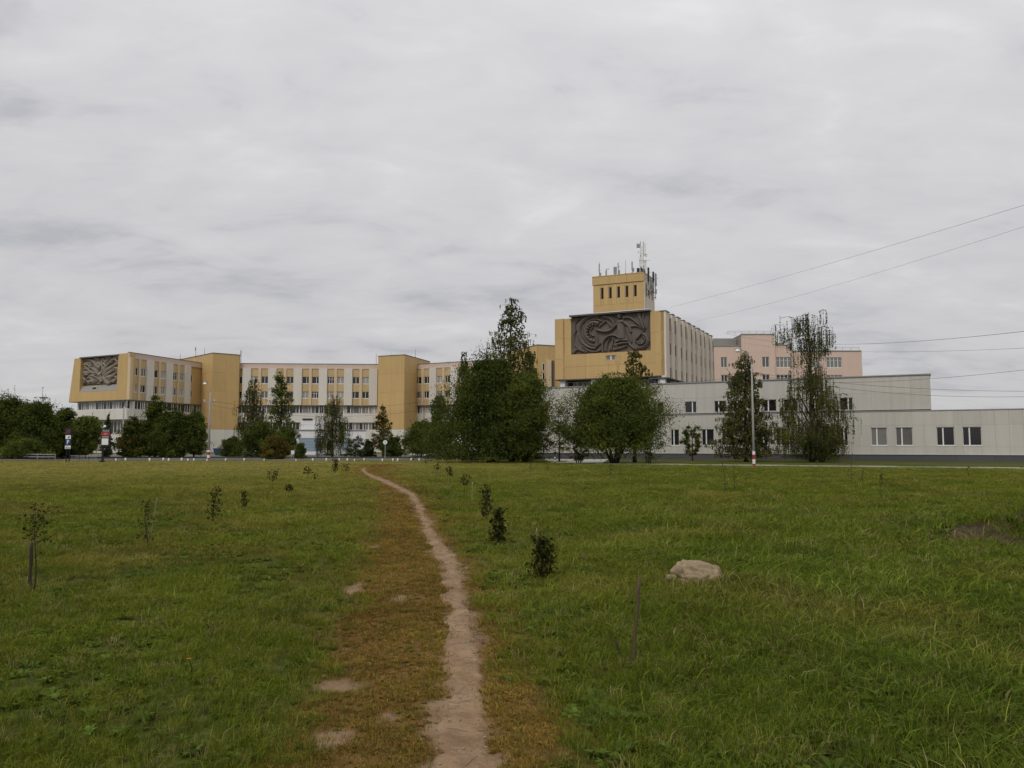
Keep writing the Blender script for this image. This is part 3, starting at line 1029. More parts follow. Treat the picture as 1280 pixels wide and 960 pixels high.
def right_pavilion():
    rng = random.Random(3)
    E = pt(693.5, 112.0, 430); C = pt(830.5, 104.8, 430)
    d = Vector((C[0] - E[0], C[1] - E[1])).normalized()
    s = Vector((-d.y, d.x))
    B = (C[0] + s.x * 29.6, C[1] + s.y * 29.6)
    r = thing('pavilion_wing', (E[0], E[1], 0), 'yellow block with a big dark concrete relief and a roof tower full of antennas', 'building')
    g = Fr(r, E, C); W = g.L
    zt = 19.55
    x1, x2 = g.u_of(713.2, 420), g.u_of(812.6, 420)
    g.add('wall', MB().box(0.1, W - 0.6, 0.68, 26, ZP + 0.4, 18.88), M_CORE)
    zb = ZP + 0.35
    g.clad(0, 1.35, zb, zt, 1.5, 3.0, M_YEL, 0.0, 0.66)
    g.clad(1.35, x1, zb, zt, 1.5, 3.0, M_YEL, 0.22, 0.66)
    g.clad(x2, W - 1.35, zb, zt + 0.1, 1.5, 3.0, M_YEL, 0.22, 0.66)
    g.clad(W - 1.35, W, zb, zt + 0.1, 1.5, 3.0, M_YEL, 0.0, 0.66)
    wx = g.u_of(757.2, 448), g.u_of(769, 448)
    wz = zof(450.6, 109.0), zof(445.0, 109.0)
    g.clad(1.35, W - 1.35, zb, 14.35, 3.2, 1.9, M_YEL, 0.12, 0.66, holes=[(wx[0], wx[1], wz[0], wz[1])])
    g.window(wx[0] + 0.02, wx[1] - 0.02, wz[0] + 0.02, wz[1] - 0.02, 0.2, 'two', M_GLASS2, fw=0.025, mw=0.09, sill=False)
    o = part('relief', wheel_relief(x2 - x1, 5.25), M_REL, r, g.loc(x1, 0.42, 14.4), False, g.ang)
    o['label'] = 'dark concrete relief of a toothed wheel, a figure and curling leaves'
    g.box('relief_cap', x1 - 0.12, x2 + 0.05, -0.28, 0.7, 19.68, 19.86, M_COP)
    g.box('cap_trim', x1 - 0.12, x2 + 0.05, -0.34, 0.7, 19.87, 19.96, M_WHITE)
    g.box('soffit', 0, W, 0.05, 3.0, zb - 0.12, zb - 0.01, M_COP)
    g.box('roof', 0, W - 1.2, 0.7, 26.5, 18.9, 19.1, M_COP)
    # recessed storey under the overhang, with white piers
    n = 10
    for i in range(n):
        g.window(0.5 + i * (W - 1) / n, 0.5 + (i + 1) * (W - 1) / n - 0.04, 8.3, 10.6, 2.2, 'left', rnd_glass(rng, 0.7), fw=0.08, sill=False)
    for x in (0.6, W * 0.33, W * 0.66, W - 1.1):
        g.box('column', x, x + 0.75, 0.5, 1.2, 5.0, zb - 0.13, M_WHITE)
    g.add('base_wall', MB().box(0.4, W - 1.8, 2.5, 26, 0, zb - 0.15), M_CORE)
    # ribbed long side
    f = Fr(r, C, B)
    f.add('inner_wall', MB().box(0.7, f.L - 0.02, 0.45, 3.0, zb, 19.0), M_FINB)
    x = 0.0
    k = 0
    while x < f.L - 0.5:
        w = 1.75 if k % 2 == 0 else 1.15
        w = min(w, f.L - x)
        f.box('fin', x, x + w, -0.24, 0.44, zb - 0.25, 19.5, M_FIN)
        f.box('fin_cap', x - 0.05, x + w + 0.05, -0.32, 0.6, 19.502, 19.62, M_COP)
        x += w
        if x < f.L - 1.0:
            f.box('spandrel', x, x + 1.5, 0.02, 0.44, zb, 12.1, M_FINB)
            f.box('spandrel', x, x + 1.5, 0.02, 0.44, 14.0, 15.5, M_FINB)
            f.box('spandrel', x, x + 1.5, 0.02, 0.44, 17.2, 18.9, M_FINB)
            f.window(x + 0.03, x + 1.47, 12.15, 13.95, 0.06, 'two', rnd_glass(rng, 0.8), sill=False)
            f.window(x + 0.03, x + 1.47, 15.55, 17.15, 0.06, 'two', rnd_glass(rng, 0.8), sill=False)
        if x < f.L - 1.0:
            f.box('lintel', x, x + 1.5, -0.05, 0.44, 18.903, 19.35, M_FIN)
        x += 1.5; k += 1
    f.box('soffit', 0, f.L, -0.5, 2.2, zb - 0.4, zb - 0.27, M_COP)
    n = 14
    for i in range(n):
        f.window(2.2 + i * (f.L - 2.5) / n, 2.2 + (i + 1) * (f.L - 2.5) / n - 0.06, 8.3, zb - 0.42, 1.4, 'left', rnd_glass(rng, 0.7), fw=0.1, sill=False)
    for i in range(6):
        f.box('column', 0.2 + i * 5.0, 0.9 + i * 5.0, 0.05, 0.75, 5.0, zb - 0.42, M_WHITE)
    # roof tower
    k0, k1 = pt(741.5, 118.4, 370), pt(805.0, 115.0, 370)
    t = Fr(r, k0, k1); TW = t.L; TD = 5.6
    ztop = zof(341.0, 115.0)
    t.add('tower_wall', MB().box(0.05, TW - 0.05, 0.08, TD, 19.4, ztop - 0.05), M_YEL)
    zs0, zs1 = zof(371, 116), zof(357, 116)
    zband = zof(353, 116)
    xs = [(0.145 + 0.163 * i) * TW for i in range(5)]
    hol = [(x, x + 0.50, zs0, zs1) for x in xs]
    t.clad(0, TW, 19.5, zband, 2.4, 2.6, M_YEL, -0.02, 0.07, holes=hol)
    t.clad(-0.12, TW + 0.08, zband + 0.02, ztop, 2.6, 2.4, M_YEL, -0.14, 0.07)
    for x in xs:
        t.box('louvre', x + 0.02, x + 0.48, 0.069, 0.079, zs0 + 0.02, zs1 - 0.02, M_SLOT)
        t.box('louvre_blade', x + 0.02, x + 0.14, 0.0, 0.06, zs0 + 0.02, zs1 - 0.02, M_CORE)
    c0 = t.world(TW, 0, 0); c1 = t.world(TW, TD, 0)
    q = Fr(r, (c0.x, c0.y), (c1.x, c1.y))
    q.clad(0.0, TD, 19.5, ztop, 2.8, 2.3, M_FIN, -0.07, 0.04)
    for i in range(3):
        q.box('louvre', 0.8 + i * 1.6, 1.2 + i * 1.6, -0.1, -0.075, zs0, zs1 + 0.3, M_COP)
    t.box('coping', -0.14, TW + 0.1, -0.18, TD + 0.1, ztop, ztop + 0.12, M_YEL)
    return t, TW, TD, ztop, q


def annex():
    rng = random.Random(8)
    A = (-3.0, 98.5); B = (60.0, 98.5 - 63.0 * 0.507)
    r = thing('office_annex', (A[0], A[1], 0), 'low off-white panelled annex with one and two storeys and dark windows', 'building')
    f = Fr(r, A, B)
    L = f.L
    xu = f.u_of(1163.5, 500)
    zt = 8.42
    xs_mid = f.u_of(1060.5, 540)
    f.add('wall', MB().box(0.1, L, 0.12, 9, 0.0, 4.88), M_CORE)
    f.add('upper_wall', MB().box(0.1, xu - 0.1, 0.4, 9, 4.9, zt - 0.05), M_CORE)
    # openings
    g1 = [(838.5, 849, 'left'), (877.3, 892.6, 'left'), (902.3, 917.5, 'left'), (944.5, 960, 'right'), (970.3, 986.9, 'left'), (1010, 1027, 'left'), (1046, 1060, 'right'),
          (1089, 1109, 'left'), (1120, 1141, 'left'), (1171, 1193.2, 'left'), (1203.6, 1227.2, 'left'), (1298, 1323, 'left'), (1350, 1376, 'left'), (715, 728, 'left'), (760, 773, 'left')]
    g2 = [(855.3, 870, 'right'), (892.2, 907.2, 'left'), (915.5, 930.5, 'left'), (954, 970.2, 'left'), (979.1, 995.6, 'right'), (1012, 1029, 'left'), (1049.8, 1066, 'right'), (815, 829, 'left'), (770, 783, 'left')]
    h1 = [(f.u_of(a, 548), f.u_of(b, 548), 1.52, 3.30, s, a) for a, b, s in g1]
    h2 = [(f.u_of(a, 506), f.u_of(b, 506), 5.12, 6.38, s, a) for a, b, s in g2]
    holes1 = [h[:4] for h in h1]; holes2 = [h[:4] for h in h2]

    def cols(holes, x0, x1, step):
        xs = sorted({x0, x1, *[round(h[0], 3) for h in holes if x0 < h[0] < x1], *[round(h[1], 3) for h in holes if x0 < h[1] < x1]})
        out = [xs[0]]
        for a, b in zip(xs, xs[1:]):
            n = max(1, round((b - a) / step))
            out += [a + (b - a) * (i + 1) / n for i in range(n)]
        return out
    f.clad(0, L, 0.68, 4.86, 1, [0.68, 1.42, 3.5, 4.86], M_PANEL, -0.02, 0.1, holes=holes1, xs=cols(holes1, 0, L, 1.25), gap=0.009)
    f.clad(0, xu, 5.06, zt, 1, [5.06, 6.75, zt], M_PANEL, 0.22, 0.38, holes=holes2, xs=cols(holes2, 0, xu, 1.6), gap=0.009)
    for (a, b, c, d, s, px) in h1:
        g = M_GLASS if not (1085 < px < 1125) else M_GLASS2
        f.window(a + 0.01, b - 0.01, c + 0.03, d - 0.01, 0.06, s, g, fw=0.035, mw=0.06)
    for (a, b, c, d, s, px) in h2:
        f.window(a + 0.01, b - 0.01, c + 0.03, d - 0.01, 0.30, s, M_GLASS, fw=0.035, mw=0.06, sill=False)
    f.box('plinth', 0, L, 0.04, 0.12, 0.0, 0.66, M_PLINTH)
    n = int(L / 3)
    for i in range(n):
        f.box('plinth_panel', i * 3 + 0.01, i * 3 + 2.99, 0.0, 0.035, 0.0, 0.64, M_PLINTH)
    f.box('drip_rail', 0, L, -0.07, 0.1, 0.645, 0.676, M_FRAME)
    f.box('ledge', 0, L, -0.06, 0.6, 4.88, 4.97, M_METAL)
    f.box('coping', -0.1, xu + 0.1, 0.12, 0.7, zt, zt + 0.11, M_METAL)
    f.box('roof', 0, xu, 0.7, 9, zt - 0.04, zt + 0.06, M_COP)
    f.box('roof', xu + 0.1, L, 0.6, 9, 4.88, 4.98, M_COP)
    c0 = f.world(xu, 0.3, 0); c1 = f.world(xu, 9, 0)
    q = Fr(r, (c0.x, c0.y), (c1.x, c1.y))
    q.clad(0.1, q.L, 5.06, zt, 1.6, 1.7, M_PANEL, -0.02, 0.09)
    q.box('coping', 0.4, q.L, -0.1, 0.5, zt, zt + 0.16, M_METAL)


def pink_building():
    D = 165.0
    a = pt(893, D, 470)
    r = thing('pink_building', (a[0], a[1], 0), 'salmon pink block with stepped roofs rising behind the white annex', 'building')
    f = Fr(r, pt(893, D, 470), pt(1078, D, 470))

    def X(px): return f.u_of(px, 450)
    vols = [(893, 926, 433, 0.0), (926, 967.5, 419, -0.8), (967.5, 990, 432, -0.2), (990, 1077.5, 439, 0.3)]
    wins = [(901, 908.8, 'two'), (951, 960, 'two'), (969.5, 989, 'four'), (1016, 1025, 'two'), (1033.5, 1053, 'four')]
    rows = [(459.5, 446.5), (481, 468.5), (502, 490)]
    zr = [(zof(p, D), zof(q, D)) for p, q in rows]
    hol = [(X(p), X(q), z0, z1) for p, q, s in wins for z0, z1 in zr]
    for p, q, top, y in vols:
        x0, x1, zt = X(p), X(q), zof(top, D)
        f.add('wall', MB().box(x0 + 0.02, x1 - 0.02, y + 0.35, 14, 0, zt - 0.05), M_CORE)
        f.clad(x0, x1, 0.0, zt, 5.0, 3.6, M_PINK, y, y + 0.34, holes=hol, gap=0.006)
        f.box('coping', x0 - 0.08, x1 + 0.08, y - 0.1, y + 0.5, zt, zt + 0.2, M_GREYW)
        f.box('roof', x0, x1, y + 0.5, 14, zt - 0.04, zt + 0.1, M_COP)
        for a_, b_, s in wins:
            if p <= a_ < q:
                for z0, z1 in zr:
                    f.window(X(a_) + 0.03, X(b_) - 0.03, z0 + 0.03, z1 - 0.03, y + 0.1, s, M_GLASS2 if (a_ > 1000 or z0 > 15) else M_GLASS, fw=0.06, mw=0.06)
    f.box('attic', X(896), X(925.5), 2.5, 9, zof(433, D) + 0.2, zof(421, D), M_GREYW)
    f.box('attic', X(968), X(985), 2.0, 8, zof(432, D) + 0.2, zof(427, D), M_GREYW)
    for p, q, top in ((912, 966, 419), (969, 985, 425), (1035, 1077, 439)):
        z = zof(top, D) + 0.2
        m = MB()
        x0, x1 = X(p), X(q)
        m.box(x0, x1, 0.9, 0.95, z + 0.75, z + 0.81).box(x0, x1, 0.9, 0.95, z + 0.4, z + 0.44)
        o = f.add('roof_railing', m, M_METAL)
        n = int((x1 - x0) / 1.5)
        for i in range(n + 1):
            xx = x0 + (x1 - x0) * i / n
            f.box('railing_post', xx - 0.025, xx + 0.025, 0.952, 1.0, z, z + 0.81, M_METAL)
    f.box('downpipe', X(1077.5) + 0.02, X(1077.5) + 0.16, 0.2, 0.35, 0, zof(440, D), M_WHITE)


left_pavilion()
long_wings()
towers()
T_FR, T_W, T_D, T_Z, T_SIDE = right_pavilion()
annex()
pink_building()


def service_block():
    D = 126.0
    a = pt(371, D, 545)
    r = thing('service_block', (a[0], a[1], 0), 'small white flat roofed block with a blue grey shutter before the long wing', 'building')
    f = Fr(r, a, pt(457, D + 2.0, 545))

    def X(px): return f.u_of(px, 550)
    z1 = zof(538, D)
    f.add('wall', MB().box(0.05, f.L - 0.05, 0.1, 8, 0, z1 - 0.1), M_WHITE)
    sh = (X(373.5), X(401.5), 0.55, zof(547.5, D)); sh2 = (X(428.5), X(434.5), 0.4, zof(547.5, D))
    f.clad(0, X(407), 0, z1, 2.4, 1.3, M_WHITE, -0.02, 0.09, holes=[sh])
    f.clad(X(407), X(426), 0, z1 - 0.5, 2.4, 1.3, M_WHITE, 0.0, 0.09)
    f.clad(X(426), f.L, 0, z1, 2.4, 1.3, M_WHITE, -0.02, 0.09, holes=[sh2])
    for s in (sh, sh2):
        n = 5
        for i in range(n):
            f.box('shutter_slat', s[0] + 0.02, s[1] - 0.02, 0.03, 0.08, s[2] + (s[3] - s[2]) * i / n + 0.01, s[2] + (s[3] - s[2]) * (i + 1) / n - 0.01, M_BLUEW)
    f.box('roof_edge', -0.1, f.L + 0.1, -0.15, 8, z1, z1 + 0.14, M_METAL)
    zu = zof(525, D)
    f.clad(X(374.5), X(406.5), z1 + 0.15, zu, 4.2, 0.8, M_WHITE, 1.0, 4.5)
    f.box('roof_hatch', X(377), X(389), 0.9, 3.5, zu + 0.02, zof(522.8, D), M_DMET)


service_block()


def metal_container():
    D = 110.0
    a = pt(512, D, 560); b = pt(532, D - 2, 560)
    r = thing('metal_container', (a[0], a[1], 0), 'plain white box container half hidden under the biggest tree', 'container')
    f = Fr(r, a, b)
    z1 = zof(555, D)
    f.add('body', MB().box(0, f.L, 0.03, 2.2, 0.15, z1), M_WHITE)
    n = 7
    for i in range(n):
        f.box('rib', f.L * i / n + 0.05, f.L * i / n + 0.2, 0.0, 0.028, 0.3, z1 - 0.12, M_WHITE)
    f.box('top_rail', -0.02, f.L + 0.02, -0.02, 2.22, z1 + 0.002, z1 + 0.06, M_FRAME)
    for x in (0.1, f.L - 0.3):
        f.box('skid', x, x + 0.2, 0.1, 2.1, 0, 0.148, M_DMET)


metal_container()


def waste_skip():
    D = 118.0
    p = pt(266.5, D, 563)
    r = thing('waste_skip', (p[0], p[1], 0), 'blue metal waste skip beside the red and white banded pole', 'skip')
    part('body', MB().hexa([(0.25, 0, 0.12), (1.4, 0, 0.12), (1.4, 1.2, 0.12), (0.25, 1.2, 0.12), (0, -0.1, 1.0), (1.65, -0.1, 1.0), (1.65, 1.3, 1.0), (0, 1.3, 1.0)]), mat('faded_blue_steel', (0.03, 0.06, 0.10), 0.6, 0.2, 3), r)
    part('rim', MB().box(-0.04, 1.69, -0.14, 1.34, 1.003, 1.07), M_DMET, r)
    for x in (0.35, 1.15):
        part('skid', MB().box(x, x + 0.12, 0.05, 1.15, 0, 0.117), M_DMET, r)


waste_skip()


# ------------------------------------------------------------------ antennas on the roofs
def antenna(name, label, base, h, panels=(), dishes=(), rods=(), r=0.045, group='antennas on the roof tower'):
    o = thing(name, base, label, 'antenna', group)
    part('pole', MB().tube([(0, 0, 0), (0, 0, h)], [r, r * 0.8], 6), M_METAL, o)
    part('foot', MB().tube([(0, 0, 0), (0, 0, 0.12)], [0.16, 0.16], 6), M_DMET, o)
    for z0, z1, w, dx in panels:
        p = part('antenna_panel', MB().box(dx - w / 2, dx + w / 2, -0.26, -0.12, z0, z1), M_METAL, o)
        part('bracket', MB().box(min(0, dx) - 0.03, max(0, dx) + 0.03, -0.118, 0.06, z0 + 0.15, z0 + 0.23).box(min(0, dx) - 0.03, max(0, dx) + 0.03, -0.118, 0.06, z1 - 0.23, z1 - 0.15), M_DMET, p)
    for z, rad, dx in dishes:
        part('dish', MB().tube([(dx, -0.42, z), (dx, -0.30, z), (dx, -0.14, z)], [rad, rad, rad * 0.35], 12), M_FRAME, o)
        part('dish_arm', MB().tube([(0, 0, z), (dx, -0.135, z)], 0.03, 5), M_DMET, o)
    for z, l in rods:
        part('cross_rod', MB().tube([(-l / 2, 0, z), (l / 2, 0.05, z)], 0.018, 5), M_DMET, o)
    return o


def roof_antennas():
    def on(px, py):                       # a foot on the front edge of the roof tower
        u = T_FR.u_of(px, 342)
        w = T_FR.world(min(max(u, 0.15), T_W - 0.1), 0.25, T_Z + 0.12)
        return w
    k = 0.119
    antenna('rod_antenna', 'grey antenna with slim panel at the outer left corner of the roof tower', on(748.5, 0), 2.25, [(0.5, 1.9, 0.16, -0.02), (0.1, 0.55, 0.3, 0.12)], [], [(0.9, 0.6)])
    antenna('rod_antenna', 'short antenna with a small dish, second along the roof tower edge', on(757.3, 0), 1.15, [(0.2, 0.8, 0.22, -0.05)], [(1.0, 0.13, 0.32)])
    antenna('panel_antenna', 'broad flat panel antenna near the middle of the roof tower edge', on(768.2, 0), 1.25, [(0.15, 1.2, 0.5, 0)])
    antenna('rod_antenna', 'antenna pole with stacked boxes right beside the broad flat panel', on(772.4, 0), 1.85, [(0.9, 1.75, 0.14, -0.06), (0.1, 0.7, 0.3, 0.06)], [(1.2, 0.10, 0.2)])
    antenna('whip_antenna', 'bare thin whip rod standing alone on the roof tower edge', on(781.5, 0), 2.1, r=0.035)
    antenna('rod_antenna', 'slim antenna between the whip rod and the tall mast', on(789.8, 0), 1.85, [(0.5, 1.7, 0.18, -0.05), (0.2, 0.8, 0.2, 0.16)])
    b = on(802, 0)
    m = thing('antenna_mast', b, 'tallest twin pole mast crowded with panels and dishes on the roof tower', 'antenna', 'antennas on the roof tower')
    for dx, h in ((-0.16, 4.75), (0.27, 4.75)):
        part('pole', MB().tube([(dx, 0.2, 0), (dx, 0.2, h)], [0.06, 0.05], 6), M_METAL, m)
    for i in range(8):
        part('rung', MB().tube([(-0.16, 0.2, 0.4 + i * 0.5), (0.27, 0.2, 0.4 + i * 0.5)], 0.025, 5), M_METAL, m)
    for x0, x1, z0, z1 in ((-0.42, -0.02, 0.9, 2.3), (-0.26, 0.02, 2.6, 4.0), (0.40, 0.58, 2.5, 4.45), (0.1, 0.3, 1.0, 2.4), (0.5, 0.66, 0.3, 1.9)):
        part('antenna_panel', MB().box(x0, x1, -0.1, 0.06, z0, z1), M_FRAME, m)
    part('square_dish', MB().box(-0.75, -0.3, -0.2, 0.1, 3.75, 4.3), M_METAL, m)
    for x, z, rr in ((-0.52, 3.05, 0.13), (0.62, 2.55, 0.2), (0.45, 2.7, 0.15)):
        part('dish', MB().tube([(x, -0.3, z), (x, -0.1, z), (x, 0.1, z)], [rr, rr, rr * 0.4], 12), M_FRAME, m)
    for x0, x1, z0, z1 in ((-0.7, -0.3, 0.15, 0.75), (-0.2, 0.15, 0.1, 0.8), (0.2, 0.5, 0.05, 0.6)):
        part('equipment_box', MB().box(x0, x1, 0.3, 0.6, z0, z1), M_DMET, m)
    # antennas clamped to the pale side wall
    rows = [(0.9, 23.6, 28.0, 'antenna clamped to the near end of the pale roof tower side'), (2.3, 24.0, 26.7, 'short dark antenna clamped to the pale roof tower side'),
            (3.6, 24.5, 27.9, 'slim antenna with a cross rod on the pale roof tower side'), (5.0, 23.8, 27.9, 'antenna clamped to the far end of the pale roof tower side')]
    for i, (u, z0, z1, lab) in enumerate(rows):
        w = T_SIDE.world(u, -0.42, z0)
        h = z1 - z0
        o = thing('side_antenna', w, lab, 'antenna', 'antennas on the roof tower')
        part('pole', MB().tube([(0, 0, 0), (0, 0, h)], 0.05, 6), M_DMET, o)
        part('antenna_panel', MB().box(-0.12, 0.16, -0.18, -0.06, h * 0.5, h - 0.15), M_METAL if i % 2 else M_DMET, o)
        part('radio_box', MB().box(-0.1, 0.14, -0.2, -0.06, h * 0.2, h * 0.38), M_METAL, o)
        part('clamp', MB().box(-0.3, 0.04, -0.03, 0.03, 0.25, 0.33).box(-0.3, 0.04, -0.03, 0.03, 1.0, 1.08), M_DMET, o)
        part('cross_rod', MB().tube([(-0.35, 0, h * 0.8), (0.45, 0, h * 0.8)], 0.018, 5), M_DMET, o)
    w = T_SIDE.world(0.2, -0.1, T_Z + 0.12)
    antenna('yagi_antenna', 'thin horizontal rod antenna behind the tall mast', w, 1.9, [], [], [(1.8, 1.6), (1.6, 0.5)], r=0.03)
    # small masts on the long building
    for px, d, z, h, lab, dish in ((225.5, 184, 21.6, 1.3, 'small mast at the back left corner of the first stair tower', 0), (244.8, 178, 21.6, 2.2, 'tall thin mast with box on the first stair tower', 1),
                                   (255.6, 175, 21.6, 1.5, 'plain thin mast near the front edge of the first stair tower', 0), (301.5, 181, 19.5, 4.0, 'mast beside the first stair tower on the long wing roof', 1),
                                   (470.4, 182, 19.5, 3.2, 'mast with guy wire left of the second stair tower', 0), (489.8, 176, 21.2, 0.9, 'stubby mast on the second stair tower', 0),
                                   (519.3, 181, 21.2, 2.4, 'thin mast towards the back of the second stair tower', 0)):
        p = pt(px, d, 440)
        antenna('roof_mast', lab, (p[0], p[1], z), h, [(h * 0.6, h * 0.95, 0.2, 0)] if dish else [], [], [], 0.06, 'masts on the long building')


roof_antennas()


# ------------------------------------------------------------------ trees and shrubs
LEAF = {
    'dark': leaf_mat('dark_broadleaf', (0.068, 0.094, 0.023), 0.5, 0.2),
    'green': leaf_mat('green_broadleaf', (0.096, 0.126, 0.029), 0.5, 0.22),
    'birch': leaf_mat('birch_leaf', (0.098, 0.112, 0.034), 0.5, 0.25),
    'pale': leaf_mat('pale_birch_leaf', (0.14, 0.15, 0.07), 0.5, 0.3),
    'yellow': leaf_mat('yellowing_leaf', (0.150, 0.130, 0.028), 0.5, 0.3),
    'brown': leaf_mat('brownish_leaf', (0.104, 0.082, 0.024), 0.5, 0.2),
    'blue': leaf_mat('blue_green_leaf', (0.058, 0.078, 0.036), 0.5, 0.2),
    'sapling': leaf_mat('sapling_leaf', (0.042, 0.050, 0.015), 0.55, 0.15),
    'weed': leaf_mat('weed_leaf', (0.062, 0.082, 0.024), 0.5, 0.25),
}


def leaf_quads(rs, centers, size, tint, droop=0.0, aspect=0.55):
    """pointed four-cornered leaves, each its own face"""
    n = len(centers)
    a = rs.normal(size=(n, 3)); a[:, 2] -= droop * 1.6
    a /= np.linalg.norm(a, axis=1)[:, None]
    b = rs.normal(size=(n, 3)); b -= a * np.sum(a * b, 1)[:, None]
    b /= np.linalg.norm(b, axis=1)[:, None]
    nn = np.cross(a, b)
    s = (size * rs.uniform(0.6, 1.35, n))[:, None]
    p0 = centers - a * s * 0.5
    p1 = centers + b * s * aspect * 0.5 + nn * s * 0.06
    p2 = centers + a * s * 0.5
    p3 = centers - b * s * aspect * 0.5 + nn * s * 0.06
    v = np.stack([p0, p1, p2, p3], 1).reshape(-1, 3)
    return v, np.repeat(tint, 4)


PROF = {
    'round': lambda t: np.sqrt(np.clip(1 - (2 * t - 1) ** 2, 0, 1)),
    'dome': lambda t: np.clip(1 - t ** 2.4, 0, 1) ** 0.6 * (0.80 + 0.2 * np.minimum(1, t / 0.25)),
    'cone': lambda t: (1 - t) ** 0.7 * np.minimum(1, 0.65 + t / 0.25) + 0.02,
    'spire': lambda t: (1 - t) ** 0.62 * np.minimum(1, 0.8 + t / 0.3) + 0.02,
    'weep': lambda t: np.interp(t, [0, 0.12, 0.35, 0.5, 0.6, 0.68, 0.78, 0.88, 0.95, 1.0], [0.85, 0.95, 0.85, 0.60, 0.34, 0.30, 0.55, 0.66, 0.50, 0.14]),
    'mound': lambda t: np.interp(t, [0, .15, .35, .6, .8, .92, 1], [1.0, 1.0, 0.93, 0.72, 0.5, 0.32, 0.1]),
    'egg': lambda t: np.sqrt(np.clip(1 - (2 * np.clip(t, 0, 1) ** 0.75 - 1) ** 2, 0, 1)),
    'column': lambda t: np.clip(1 - t, 0, 1) ** 0.5 * np.minimum(1, 0.5 + t / 0.2),
}


